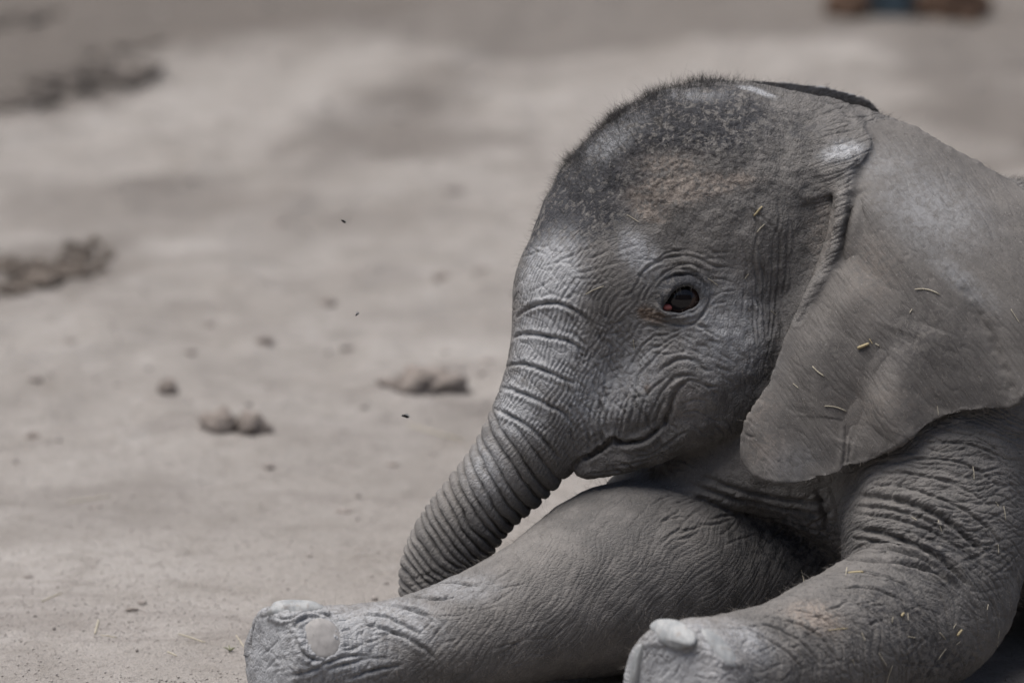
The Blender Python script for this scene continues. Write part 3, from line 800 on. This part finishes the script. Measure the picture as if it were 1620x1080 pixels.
# ------------------------------------------------------------------ hair
def hairs(name, sel, count, length, lean, radius, colour, jitter=0.35, seed=1):
    r = np.random.default_rng(seed)
    w = sel / sel.sum(); idx = r.choice(NV, count, p=w)
    P = Wd[idx] + r.normal(0, .0008, (count, 3)); n = N0[idx]
    L = length * r.uniform(0.45, 1.25, count)[:, None]
    d = n + lean + r.normal(0, jitter, (count, 3)); d /= np.linalg.norm(d, axis=1)[:, None]
    bend = r.normal(0, 0.3, (count, 3)) + np.array([0, 0, -0.15])
    pts = [P - d * 0.001, P + d * L * 0.5, P + d * L + bend * L * 0.4]
    a = np.cross(d, np.array([0.3, 0.5, 0.8])); a /= np.linalg.norm(a, axis=1)[:, None]; b = np.cross(d, a)
    V = []
    for k, (p, rr) in enumerate(zip(pts, (1.0, 0.8, 0.15))):
        for j in range(3):
            an = j * 2.0944; V.append(p + (a * math.cos(an) + b * math.sin(an)) * radius * rr)
    V = np.stack(V, 1).reshape(-1, 3)
    F = []
    for k in range(2):
        for j in range(3):
            F.append([k * 3 + j, k * 3 + (j + 1) % 3, k * 3 + 3 + (j + 1) % 3, k * 3 + 3 + j])
    F = (np.arange(count)[:, None, None] * 9 + np.array(F)[None]).reshape(-1, 4)
    o = link(name, mesh_fast(name, V, F), elephant, colour); o['kind'] = 'stuff'
    return o
HAIR_D = simple_mat('hair_dark', (0.022, 0.02, 0.02), 0.6)
HAIR_L = simple_mat('hair_light', (0.16, 0.145, 0.13), 0.6)
xx, yy = PX, PY
crown_w = np.exp(-(((xx - 1020) / 170) ** 2 + ((yy - 225) / 120) ** 2)) * (wt_ear < .1) * (P0[:, 2] > -190)
hairs('crown_hair', crown_w + 1e-9, 12000, 0.0095, np.array([0.1, 0, -0.1]), 0.0001, HAIR_D, 0.5, seed=2)
tuft_w = sum(np.exp(-(((xx - a) / r) ** 2 + ((yy - b) / 12) ** 2)) for a, b, r in ((955, 192, 22), (975, 178, 16), (1030, 152, 30), (1110, 132, 45), (900, 255, 40))) * (P0[:, 2] > -190)
hairs('crown_tuft', tuft_w + 1e-9, 1500, 0.013, np.array([0.15, 0, 0.1]), 0.00011, HAIR_D, 0.35, seed=12)
face_w = ((xx > 820) & (xx < 1300) & (yy > 120) & (yy < 760)) * (wt_ear < .1) * (P0[:, 2] > -60) * 1.0
hairs('face_hair', face_w + 1e-9, 2200, 0.009, np.array([-.1, 0, -0.3]), 0.00011, HAIR_L, seed=3)
hairs('ear_hair', wt_ear * (P0[:, 2] > 60) + 1e-9, 1600, 0.009, np.array([0.5, 0, -0.9]), 0.0001, HAIR_L, seed=4)
hairs('leg_hair', wt_leg * (yy < 1080) + 1e-9, 4200, 0.010, np.array([-0.3, 0, -0.4]), 0.00011, HAIR_L, seed=5)
back_w = near * (xx > 1250) * (yy < 420) * (wt_ear < .1) * 1.0
hairs('back_hair', back_w + 1e-9, 3000, 0.009, np.array([0.9, 0, 0.0]), 0.0001, HAIR_D, seed=6)
hairs('bristles', (crown_w + 0.25 * face_w) * (yy < 480) + 0.3 * np.exp(-(((xx - 960) / 60) ** 2 + ((yy - 742) / 14) ** 2)) + 1e-9, 420, 0.024, np.array([-0.1, 0, 0.1]), 0.0001, HAIR_D, 0.5, seed=14)
lash_w = np.exp(-(((xx - 1084) / 30) ** 2 + ((yy - 450) / 6) ** 2)) * (P0[:, 2] > 100)
hairs('eyelashes', lash_w + 1e-9, 26, 0.011, np.array([-0.3, -0.7, -0.6]), 0.00012, HAIR_D, 0.15, seed=8)

# ------------------------------------------------------------------ ground
def gheight(x, y):
    P = np.column_stack([x, y, 0 * x])
    h = 0.022 * fbm(P * 0.8, 2, 201) + 0.013 * fbm(P * np.array([3.0, 2.6, 1]), 4, 203) + 0.0042 * fbm(P * 20, 3, 207)
    a_ = x * 0.87 + y * 0.5; b_ = -x * 0.5 + y * 0.87
    h = h + 0.014 * fbm(np.column_stack([a_ * 0.8, b_ * 4.5, 0 * x]), 3, 217)
    h = h * (0.35 + 0.65 * sstep(0.3, 1.5, y))
    for gx, gy, r, dp in FEET:
        d = np.hypot((x - gx) / r, (y - gy) / (r * 1.25)); d = d + 0.25 * vnoise(P * 6, 211); h = h - 0.5 * dp * np.exp(-d ** 4) + dp * 0.3 * np.exp(-((d - 1.15) / 0.2) ** 2)
    return h - 0.004
FEET = []
for fx, fy, r, dp in [(690, 600, .075, .028), (640, 190, .16, .03), (300, 520, .08, .015), (480, 430, .09, .02), (110, 230, .16, .03), (560, 330, .1, .016), (180, 640, .07, .012), (900, 90, .2, .03), (330, 300, .12, .02), (60, 520, .08, .02)]:
    g = ground_at(fx, fy); FEET.append((g[0], g[1], r, dp))
def axis(lo, hi, st, far, ratio=1.25):
    a = list(np.arange(lo, hi + 1e-6, st)); s_ = st
    while a[-1] < far: s_ *= ratio; a.append(a[-1] + s_)
    s_ = st
    while a[0] > -far: s_ *= ratio; a.insert(0, a[0] - s_)
    return np.array(a)
gx = axis(-1.7, 1.7, 0.0135, 600); gy = axis(-0.6, 5.6, 0.016, 600)
GX, GY = np.meshgrid(gx, gy, indexing='xy')
gz = gheight(GX.ravel(), GY.ravel())
i0 = (np.arange(len(gy) - 1)[:, None] * len(gx) + np.arange(len(gx) - 1)[None]).ravel()
gme = mesh_fast('ground', np.column_stack([GX.ravel(), GY.ravel(), gz]), np.column_stack([i0, i0 + 1, i0 + 1 + len(gx), i0 + len(gx)]))
DAMP_VIGNETTE = np.zeros(len(gz))  # damp soil patches, plus vignette dimming of the far ground painted as colour
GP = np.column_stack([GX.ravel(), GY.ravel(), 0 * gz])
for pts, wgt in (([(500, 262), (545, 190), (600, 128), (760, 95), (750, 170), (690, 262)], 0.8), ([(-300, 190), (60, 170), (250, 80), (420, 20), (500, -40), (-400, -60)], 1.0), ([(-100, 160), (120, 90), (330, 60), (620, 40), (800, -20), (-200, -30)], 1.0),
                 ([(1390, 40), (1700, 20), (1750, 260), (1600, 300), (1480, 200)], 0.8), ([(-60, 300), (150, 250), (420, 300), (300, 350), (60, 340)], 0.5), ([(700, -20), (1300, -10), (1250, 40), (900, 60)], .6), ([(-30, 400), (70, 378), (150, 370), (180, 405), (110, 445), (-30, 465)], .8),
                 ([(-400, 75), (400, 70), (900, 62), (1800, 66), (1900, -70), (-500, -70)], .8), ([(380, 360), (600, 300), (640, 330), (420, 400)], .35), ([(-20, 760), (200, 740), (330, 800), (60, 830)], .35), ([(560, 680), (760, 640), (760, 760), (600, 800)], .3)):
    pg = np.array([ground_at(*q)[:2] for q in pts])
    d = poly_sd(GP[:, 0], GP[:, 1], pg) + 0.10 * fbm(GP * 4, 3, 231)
    DAMP_VIGNETTE = np.maximum(DAMP_VIGNETTE, wgt * sstep(0.09, -0.09, d))
gme.attributes.new('damp_vignette', 'FLOAT', 'POINT').data.foreach_set('value', DAMP_VIGNETTE.astype(np.float32))
def sand_material():
    t = NT('sand')
    a = t.noise(1.3, 4, 0.6); b = t.noise(7, 5, 0.6); c = t.noise(60, 4, 0.6); d = t.noise(420, 2, 0.6)
    col = t.mix(t.ramp(a, 0.35, 0.65), (0.235, 0.217, 0.200), (0.300, 0.281, 0.263))
    col = t.mix(t.math('MULTIPLY', t.ramp(b, 0.45, 0.75), 0.6), col, (0.190, 0.173, 0.155))
    col = t.mix(t.math('MULTIPLY', t.ramp(t.noise(17, 4, 0.65, dist=0.4), 0.5, 0.72), 0.55), col, (0.175, 0.159, 0.142))
    tr = t.n.new('ShaderNodeMapping'); tr.inputs['Rotation'].default_value = (0, 0, 0.5); tr.inputs['Scale'].default_value = (1.3, 7, 1); t.l.new(t.tc, tr.inputs['Vector'])
    col = t.mix(t.math('MULTIPLY', t.ramp(t.noise(1.6, 4, 0.6, tr.outputs['Vector'], 0.5), 0.5, 0.66), 0.5), col, (0.175, 0.157, 0.145))
    col = t.mix(t.math('MULTIPLY', t.ramp(t.noise(11, 3, 0.6), 0.55, 0.75), 0.4), col, (0.36, 0.342, 0.325))
    col = t.mix(t.math('MULTIPLY', t.ramp(c, 0.5, 0.8), 0.5), col, (0.145, 0.128, 0.118))
    col = t.mix(t.math('MULTIPLY', t.ramp(t.noise(190, 4, 0.7), 0.53, 0.7), 0.65), col, (0.11, 0.1, 0.092))
    col = t.mix(t.math('MULTIPLY', t.ramp(d, 0.6, 0.72), 0.5), col, (0.15, 0.135, 0.125))
    col = t.mix(t.math('MULTIPLY', t.ramp(d, 0.42, 0.3), 0.4), col, (0.36, 0.345, 0.33))
    col = t.mix(t.math('MULTIPLY', t.attr('damp_vignette'), 0.9), col, (0.11, 0.097, 0.087))  # one dark tone for wet soil and for the painted far dimming
    t.put(t.b.inputs['Base Color'], col); t.b.inputs['Roughness'].default_value = 0.95; t.b.inputs['Specular IOR Level'].default_value = 0.15
    e_ = t.noise(170, 4, 0.7)
    t.put(t.b.inputs['Normal'], t.bump(t.math('ADD', t.math('MULTIPLY', c, 0.9), t.math('ADD', t.math('MULTIPLY', e_, 0.8), t.math('MULTIPLY', d, 0.5))), 0.9, 0.007))
    return t.m
SAND = sand_material()
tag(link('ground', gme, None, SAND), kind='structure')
print('ground', time.perf_counter() - T0)

# ------------------------------------------------------------------ clods, stones, straw, flies
def clod(name, px_, py_, wpx, hpx, mat, label, cat, group=None, seed=0, depth=0.7, rough=0.35, sink=0.25, lumps=1):
    g = ground_at(px_, py_); sc = S * np.linalg.norm(g - CAM) / D0
    w, h = wpx * sc / 2, hpx * sc / 2 / 0.9
    bm = bmesh.new(); bmesh.ops.create_icosphere(bm, subdivisions=4, radius=1.0)
    me = bpy.data.meshes.new(name); bm.to_mesh(me); bm.free()
    v = get_co(me); u = v.copy()
    n = 1 + rough * fbm(u * 1.3 + seed * 7.1, 3, 300 + seed) + 0.12 * fbm(u * 5 + seed, 2, 320 + seed)
    v = u * n[:, None]
    v[:, 2] = np.where(v[:, 2] < -0.3, -0.3 + (v[:, 2] + .3) * 0.2, v[:, 2])
    set_co(me, v * np.array([w, w * depth, h]))
    o = link(name, me, None, mat)
    z = gheight(np.array([g[0]]), np.array([g[1]]))[0]
    o.location = (g[0], g[1], z + h * (0.3 - sink * 0.3)); o.rotation_euler = (0, 0, 0.2 * math.sin(seed * 3))
    tag(o, label, cat, group)
    return o
CLOD = simple_mat('clod', (0.175, 0.152, 0.136), 0.95, 0.35, 40)
CLODS = simple_mat('sandy_clod', (0.215, 0.193, 0.177), 0.95, 0.3, 40)
EARTH = simple_mat('turned_earth', (0.085, 0.074, 0.066), 0.95, 0.4, 20)
CLODD = simple_mat('dark_clod', (0.11, 0.092, 0.078), 0.95, 0.4, 40)
clod('clod', 348, 672, 62, 44, CLOD, 'low half of a broken brown clod on the sand', 'clod', seed=1)
clod('clod', 400, 674, 54, 48, CLOD, 'taller knobbly half of the broken brown clod, beside the low half', 'clod', seed=2)
clod('clod', 668, 606, 116, 56, CLOD, 'long flat brown clod lying beyond the trunk', 'clod', seed=3, depth=0.5)
clod('clod', 266, 610, 30, 36, CLOD, 'small pointed clod standing alone beyond the broken clod', 'clod', seed=4)
G1 = 'small clods scattered on the sand'
for k, (x, y, w, h) in enumerate([(418, 528, 26, 24), (548, 530, 22, 16), (425, 722, 16, 14), (700, 438, 26, 18), (762, 428, 24, 18), (718, 290, 34, 20), (520, 478, 24, 14), (110, 522, 18, 16), (335, 498, 18, 14), (300, 540, 20, 12), (46, 530, 20, 12),
                                  (545, 795, 30, 12), (208, 965, 18, 9), (225, 955, 14, 7), (440, 345, 26, 16), (52, 678, 22, 16), (770, 560, 26, 14), (55, 590, 22, 16), (640, 600, 18, 12), (45, 905, 14, 8), (150, 790, 18, 8), (620, 705, 20, 8)]):
    lb = {0: 'small rounded clod beyond the pointed clod, the larger of a few there', 5: 'flat wide clod far back on the sand beside the forehead', 6: 'shallow clod halfway between two hovering flies',
          11: 'long thin sliver of earth on the sand beside the lower trunk', 2: 'single small clod on this side of the broken brown clod', 16: 'flat clod tucked close beside the upper trunk', 10: 'small clod between the dung heap and the lone pointed clod'}.get(k, 'small low clod of earth scattered on the sand')
    clod('clod', x, y, w, h * 0.75, CLODS if k % 3 else CLOD, lb, 'clod', G1, seed=10 + k)


def heap(name, spots, mat, label, cat, seed):
    """a thing made of separate lumps"""
    g0 = ground_at(*spots[0][:2]); root = bpy.data.objects.new(name, None); COL.objects.link(root)
    root.location = (g0[0], g0[1], 0); tag(root, label, cat)
    for k, (x, y, w, h) in enumerate(spots):
        o = clod('lump', x, y, w, h, mat, None, None, None, seed + k, rough=0.5, sink=0.8)
        o.location = Vector(o.location) - Vector(root.location); o.parent = root
r_ = random.Random(3)
heap('dung_heap', [(70, 440, 60, 26), (125, 420, 44, 30), (20, 448, 44, 24)] +
     [(x, 452 - 0.24 * x + r_.uniform(-44, 8), r_.uniform(13, 28), r_.uniform(14, 30)) for x in list(np.linspace(-12, 168, 34)) + list(np.linspace(40, 150, 14))],
     CLODD, 'heap of crumbled dark brown dung on the sand', 'dung', 50)
heap('earth_ridge', [(x, 158 - 0.30 * x + r_.uniform(-8, 12), r_.uniform(40, 90), r_.uniform(14, 26)) for x in np.linspace(-20, 225, 18)],
     EARTH, 'long low ridge of dark turned earth beyond the dung heap', 'earth', 80)
heap('earth_mound', [(205, 60, 90, 20), (160, 66, 60, 18), (240, 52, 60, 16)], EARTH, 'short dark mound of earth just beyond the long ridge', 'earth', 110)
heap('earth_patch', [(20, 24, 90, 18), (60, 12, 70, 16), (-10, 30, 50, 20)], EARTH, 'dark crumbly earth beyond the short mound', 'earth', 120)

# crumbs of soil: nobody could count them
def crumbs(n=2200):
    r = np.random.default_rng(5)
    bm = bmesh.new(); bmesh.ops.create_icosphere(bm, subdivisions=1, radius=1.0)
    me = bpy.data.meshes.new('tmp'); bm.to_mesh(me); bm.free(); v = get_co(me)
    f = np.array([tuple(p.vertices) for p in me.polygons])
    x = r.uniform(-1.5, 1.2, n); y = -0.45 + 5.4 * r.uniform(0, 1, n) ** 1.5
    sz = 0.0009 + 0.0028 * r.uniform(0, 1, n) ** 3.0 * (1 + 0.5 * y)
    V = v[None] * (sz[:, None, None] * r.uniform(0.6, 1.4, (n, 1, 3))) * r.uniform(0.8, 1.2, (n, len(v), 1))
    z = gheight(x, y) + sz * 0.3
    V = V + np.stack([x, y, z], 1)[:, None]
    F = (np.arange(n)[:, None, None] * len(v) + f[None]).reshape(-1, 3)
    o = link('soil_crumbs', mesh_fast('soil_crumbs', V.reshape(-1, 3), F), None, simple_mat('crumb', (0.235, 0.215, 0.2), 0.95, 0.35, 25))
    tag(o, 'loose crumbs of soil strewn over the sand', 'soil', kind='stuff')
crumbs()
def grains(n=26000):
    r = np.random.default_rng(15)
    v = np.array([(1, 0, 0), (-1, 0, 0), (0, 1, 0), (0, -1, 0), (0, 0, 1), (0, 0, -1.0)])
    f = np.array([(0, 2, 4), (2, 1, 4), (1, 3, 4), (3, 0, 4), (2, 0, 5), (1, 2, 5), (3, 1, 5), (0, 3, 5)])
    x = r.uniform(-0.75, 0.45, n); y = -0.35 + 1.5 * r.uniform(0, 1, n) ** 1.3
    keep = fbm(np.column_stack([x * 9, y * 9, 0 * x]), 2, 333) + r.normal(0, 0.35, n) > -0.15
    x, y = x[keep], y[keep]; n = len(x)
    sz = 0.0005 + 0.0011 * r.uniform(0, 1, n) ** 2
    V = v[None] * (sz[:, None, None] * r.uniform(0.6, 1.4, (n, 6, 1)))
    V = V + np.stack([x, y, gheight(x, y) + sz * 0.35], 1)[:, None]
    F = (np.arange(n)[:, None, None] * 6 + f[None]).reshape(-1, 3)
    o = link('sand_grains', mesh_fast('sand_grains', V.reshape(-1, 3), F), None, simple_mat('grain', (0.25, 0.23, 0.215), 0.95, 0.45, 300), smooth=False)
    tag(o, 'coarse grains on the sand around the feet', 'sand', kind='stuff')
grains()

def tube(name, P, rad, mat, sides=6, flat=1.0):
    P = np.array(P, float); c = P.mean(0); n = len(P)
    T = np.gradient(P, axis=0); T /= np.linalg.norm(T, axis=1)[:, None]
    a = np.cross(T, np.array([0.2, 0.9, 0.35])); a /= np.linalg.norm(a, axis=1)[:, None]; b = np.cross(T, a)
    V = []; F = []
    for i in range(n):
        rr = rad * (0.75 if i in (0, n - 1) else 1.0)
        for j in range(sides):
            an = 2 * math.pi * j / sides; V.append(P[i] - c + a[i] * math.cos(an) * rr + b[i] * math.sin(an) * rr * flat)
    for i in range(n - 1):
        for j in range(sides):
            F.append((i * sides + j, i * sides + (j + 1) % sides, (i + 1) * sides + (j + 1) % sides, (i + 1) * sides + j))
    F.append(tuple(range(sides))[::-1]); F.append(tuple(range((n - 1) * sides, n * sides)))
    me = mesh_np(name, V, F); o = link(name, me, None, mat); o.location = c
    return o
STRAW = simple_mat('dry_straw', (0.30, 0.25, 0.15), 0.7, 0.25, 200)
STRAWP = simple_mat('pale_straw', (0.33, 0.30, 0.235), 0.7, 0.2, 200)
bpy.context.view_layer.update()
def straw(x, y, length, ang, rad=1.1, bend=0.0, mat=None, label=None, group=None, lift=0.0):
    a = math.radians(ang); dx, dy = math.cos(a), -math.sin(a); pts = []
    for t in np.linspace(-0.5, 0.5, 7):
        bx = bend * length * (0.25 - t * t)
        qx, qy = x + dx * t * length + dy * bx, y + dy * t * length - dx * bx
        d = Vector(ray_dir(qx, qy)); h = elephant.ray_cast(cv, d)
        if not h[0]: continue
        pts.append(np.array(h[1]) + np.array(h[2]) * (rad * 0.8 + lift * (t + 0.5)) * S)
    if len(pts) < 4: return
    rad = rad * (0.62 if rad < 1.8 else 0.85)
    P = np.array(pts)
    for _ in range(4): P[1:-1] = (P[:-2] + 2 * P[1:-1] + P[2:]) / 4
    P = P - F_ * 0.6 * S
    tag(tube('straw', P, rad * S, mat or STRAWP), label, 'straw', group)
HE, EA, NL = 'hay scraps on the head', 'hay scraps on the ear', 'hay scraps on the near foreleg'
straw(1199, 334, 19, 48, 1.9, 0, STRAW, 'thick yellow hay scrap on the temple, the upper of two parallel', HE)
straw(1203, 361, 18, 48, 1.3, 0, STRAWP, 'thin dull hay scrap on the temple, the lower of two parallel', HE)
straw(1002, 346, 22, -32, 1.0, 0, STRAWP, 'thin hay stem at the end of the brown mud patch on the forehead', HE)
straw(941, 459, 32, 24, 1.1, 0.2, STRAWP, 'pale bent stem between the eye and the trunk', HE)
straw(1003, 545, 17, -82, 1.0, 0, STRAWP, 'short upright pale stem on the cheek below the eye', HE)
straw(1181, 437, 10, 50, 1.0, 0, STRAWP, 'tiny pale scrap behind the eye', HE)
straw(1224, 495, 12, -40, 0.8, 0, STRAWP, 'thin faint scrap at the rear edge of the cheek', HE)
straw(1128, 446, 20, -35, 0.8, 0.1, STRAWP, 'fine hair-like stem at the outer corner of the eye', HE)
straw(1467, 462, 40, -12, 1.6, 0.5, STRAWP, 'curved pale hay stem high on the ear', EA)
straw(1366, 547, 19, 22, 3.0, 0, STRAW, 'thick stubby yellow hay chunk in the middle of the ear', EA)
straw(1378, 540, 9, -60, 1.3, 0, STRAW, 'small yellow sliver touching the stubby hay chunk on the ear', EA)
straw(1388, 545, 7, -30, 1.4, 0, STRAWP, 'tiny pale bit beside the stubby hay chunk on the ear', EA)
straw(1295, 587, 24, -40, 1.7, -0.3, STRAWP, 'curved pale leaf scrap on the ear below the stubby hay chunk', EA)
straw(1259, 610, 12, -42, 0.9, 0, STRAWP, 'thin short stem near the front edge of the ear', EA)
straw(1322, 646, 36, -14, 1.3, 0.35, STRAWP, 'long bent pale stem low on the ear', EA)
straw(1484, 650, 16, -82, 1.0, 0, STRAWP, 'short upright stem by the lower rim of the ear', EA)
straw(1441, 492, 8, 60, 1.2, 0, STRAWP, 'tiny pale speck of hay under the curved stem on the ear', EA)
straw(1606, 500, 26, -58, 0.9, 0, STRAWP, 'thin stem on the shoulder behind the ear', EA)
L2 = 'loose pale hay stem caught in the near foreleg'
for x, y, ln, an in [(1540, 748, 22, -85), (1487, 832, 20, -70), (1589, 812, 24, -82), (1577, 797, 9, -60), (1579, 868, 14, -88), (1446, 820, 10, -30), (1270, 913, 24, -76), (1579, 1012, 30, 84), (1396, 1042, 24, -58), (1407, 1066, 30, 72), (1366, 1007, 14, -70), (1412, 980, 10, 80),
                     (1436, 975, 12, -85), (1491, 1005, 14, -50), (1490, 1034, 22, 55), (1442, 1007, 12, -10), (1516, 1016, 8, 40), (1350, 1048, 12, -70), (1510, 990, 9, 60), (1562, 960, 10, 80)]:
    straw(x, y, ln, an, 1.0, 0.1, STRAWP, L2, NL)
straw(1354, 905, 24, 5, 2.2, 0.1, STRAW, 'yellow hay chunk lying in the crease of the near foreleg', NL)
straw(1339, 904, 13, 80, 1.2, 0, STRAWP, 'small upright sliver beside the yellow hay chunk in the leg crease', NL)
straw(1326, 995, 30, 6, 1.2, 0.1, STRAW, 'long flat straw across the near forearm', NL)
straw(1517, 1000, 12, 50, 2.4, 0, STRAW, 'stubby ochre hay bit on the near elbow', NL)
straw(1427, 972, 8, 60, 2.2, 0, STRAW, 'tiny yellow hay bit above the elbow crumbs', NL)

def ground_straw(x, y, length, ang, rad, mat, label):
    a = math.radians(ang); P = []
    for t in np.linspace(-0.5, 0.5, 7):
        g = ground_at(x + math.cos(a) * t * length, y - math.sin(a) * t * length)
        z = gheight(np.array([g[0]]), np.array([g[1]]))[0]; P.append((g[0], g[1] , z + rad * S * 0.9))
    P = np.array(P)
    for _ in range(6): P[1:-1] = (P[:-2] + 2 * P[1:-1] + P[2:]) / 4
    tag(tube('straw', P, rad * S, mat), label, 'straw', 'straw on the sand')
for x, y, ln, an, rd, lb in [(153, 988, 22, 75, 1.6, 'bright pale straw on the sand pointing away from the foot'), (303, 1006, 44, -18, 1.2, 'long thin straw lying on the sand near the foot'),
                             (82, 944, 34, 22, 1.2, 'faint straw on open sand far from the foot'), (272, 1030, 16, -20, 1.2, 'short straw beside the long thin straw'),
                             (172, 1002, 26, -8, 0.9, 'thin dark straw across the sand beside the bright pale one'), (380, 1012, 22, -50, 1.0, 'straw leaning by the green sprout'), (690, 665, 90, -12, 1.6, 'long pale stalk on the sand beyond the trunk'),
                             (140, 772, 70, 4, 1.2, 'faint long stalk lying on open sand')]:
    ground_straw(x, y, ln, an, rd, STRAWP, lb)
# green sprout
def sprout():
    g = ground_at(364, 1026); root = bpy.data.objects.new('grass_sprout', None); COL.objects.link(root)
    root.location = (g[0], g[1], gheight(np.array([g[0]]), np.array([g[1]]))[0]); tag(root, 'small green grass sprout in the sand beside the foot', 'grass')
    GR = simple_mat('sprout_green', (0.15, 0.16, 0.09), 0.7)
    for k in range(7):
        a = k * 0.9; L = r_.uniform(.004, .009); d = np.array([math.cos(a), math.sin(a), 1.1])
        P = np.array([d * L * t + np.array([0, 0, -0.4 * L * t * t]) for t in np.linspace(0, 1, 5)])
        o = tube('blade', P, 0.0007, GR, 4); o.parent = root
sprout()
# flies in the air
FLY = simple_mat('fly_black', (0.012, 0.012, 0.012), 0.4); WING = simple_mat('fly_wing', (0.10, 0.10, 0.10), 0.3)
def fly(x, y, z, size, rot, label):
    root = bpy.data.objects.new('fly', None); COL.objects.link(root); root.location = to_world(Q(x, y, z)); root.rotation_euler = (0.2, rot, 0.4); tag(root, label, 'fly', 'flies in the air')
    u = size * S; I = np.eye(3)
    ellipsoid('abdomen', np.array([u * .22, 0, 0]), I, [u * .3, u * .2, u * .19], FLY, root, 12, 8)
    ellipsoid('thorax', np.array([-u * .12, 0, u * .03]), I, [u * .2, u * .18, u * .19], FLY, root, 12, 8)
    ellipsoid('head', np.array([-u * .36, 0, 0]), I, [u * .1, u * .14, u * .13], FLY, root, 12, 8)
    for sgn in (-1, 1):
        an = 0.5 * sgn
        ax = np.array([[math.cos(an), math.sin(an), 0], [-math.sin(an), math.cos(an), 0], [0, 0, 1]])
        ellipsoid('wing', np.array([u * .25, sgn * u * .22, u * .2]), ax, [u * .36, u * .13, u * .015], WING, root, 12, 8)
fly(543, 350, 60, 9, 0.6, 'tiny dark fly hovering alone above the sand, the highest of three')
fly(565, 497, 60, 8, -0.7, 'tiny dark fly hovering below the highest one')
fly(641, 658, 40, 13, 0.3, 'small black fly hovering beside the trunk')

# tub and rusty blocks at the far edge of the yard
def far_things():
    g = ground_at(1412, 25); sc = S * np.linalg.norm(g - CAM) / D0
    BLUE = simple_mat('blue_grey_plastic', (0.16, 0.24, 0.30), 0.5, 0.1, 8)
    prof = [(0.40, 0.0), (0.43, 0.02), (0.50, 0.75), (0.545, 0.77), (0.545, 0.84), (0.49, 0.84), (0.42, 0.05), (0.0, 0.04)]
    w = 102 * sc; V = []; F = []; n = 28
    for r, z in prof:
        for j in range(n): V.append((r * w * math.cos(2 * math.pi * j / n), r * w * math.sin(2 * math.pi * j / n), z * w))
    for i in range(len(prof) - 1):
        for j in range(n): F.append((i * n + j, i * n + (j + 1) % n, (i + 1) * n + (j + 1) % n, (i + 1) * n + j))
    F.append(tuple(range(n))[::-1])
    b = bpy.data.objects.new('tub', None); COL.objects.link(b); b.location = (g[0], g[1] + w * .5, -0.006)
    link('wall', mesh_np('wall', V, F), b, BLUE)
    hd = [(math.cos(a) * .56 * w, 0.02 * w, (0.8 + 0.5 * math.sin(a)) * w) for a in np.linspace(0, math.pi, 13)]
    o = tube('handle', hd, .012 * w * 1.5, simple_mat('handle_wire', (.2, .2, .2), .4)); o.parent = b
    tag(b, 'blue grey tub standing between two rust brown rocks', 'tub')
    RUST = simple_mat('rust_rock', (0.10, 0.062, 0.042), 0.9, 0.4, 12)
    clod('rock', 1338, 26, 66, 70, RUST, 'small rust brown rock on one side of the blue grey tub', 'rock', seed=41, sink=0)
    clod('rock', 1506, 24, 100, 80, RUST, 'broad rust brown rock on the other side of the blue grey tub', 'rock', seed=42, sink=0)
far_things()

# unseen walls added to block light, facing the elephant and beyond the far earth
WOOD = simple_mat('dark_timber', (0.075, 0.06, 0.048), 0.85, 0.4, 6)
def added_shade_wall(y, x0, x1, h, label):
    root = bpy.data.objects.new('added_shade_wall', None); COL.objects.link(root); root.location = (0, y, 0); tag(root, label, 'wall')
    n = int((x1 - x0) / 0.42); bw = (x1 - x0) / n
    hx, hy, hz = bw / 2 - 0.006, 0.03, h / 2 + 0.15
    V = [(sx * hx, sy * hy, sz * hz) for sx in (-1, 1) for sy in (-1, 1) for sz in (-1, 1)]
    F = [(0, 1, 3, 2), (4, 6, 7, 5), (0, 4, 5, 1), (2, 3, 7, 6), (0, 2, 6, 4), (1, 5, 7, 3)]
    me = mesh_np('plank', V, F); me.materials.append(WOOD)
    for k in range(n):
        o = bpy.data.objects.new('plank', me); COL.objects.link(o); o.parent = root
        o.location = (x0 + (k + .5) * bw, 0.008 * (k % 2), h / 2 - 0.15)
added_shade_wall(-11.0, -11, 11, 6.0, 'added unseen dark timber wall facing the elephant, blocking fill light')
added_shade_wall(8.5, -9, 11, 4.0, 'added unseen dark timber wall beyond the tub, dimming the far ground')
print('done', time.perf_counter() - T0)
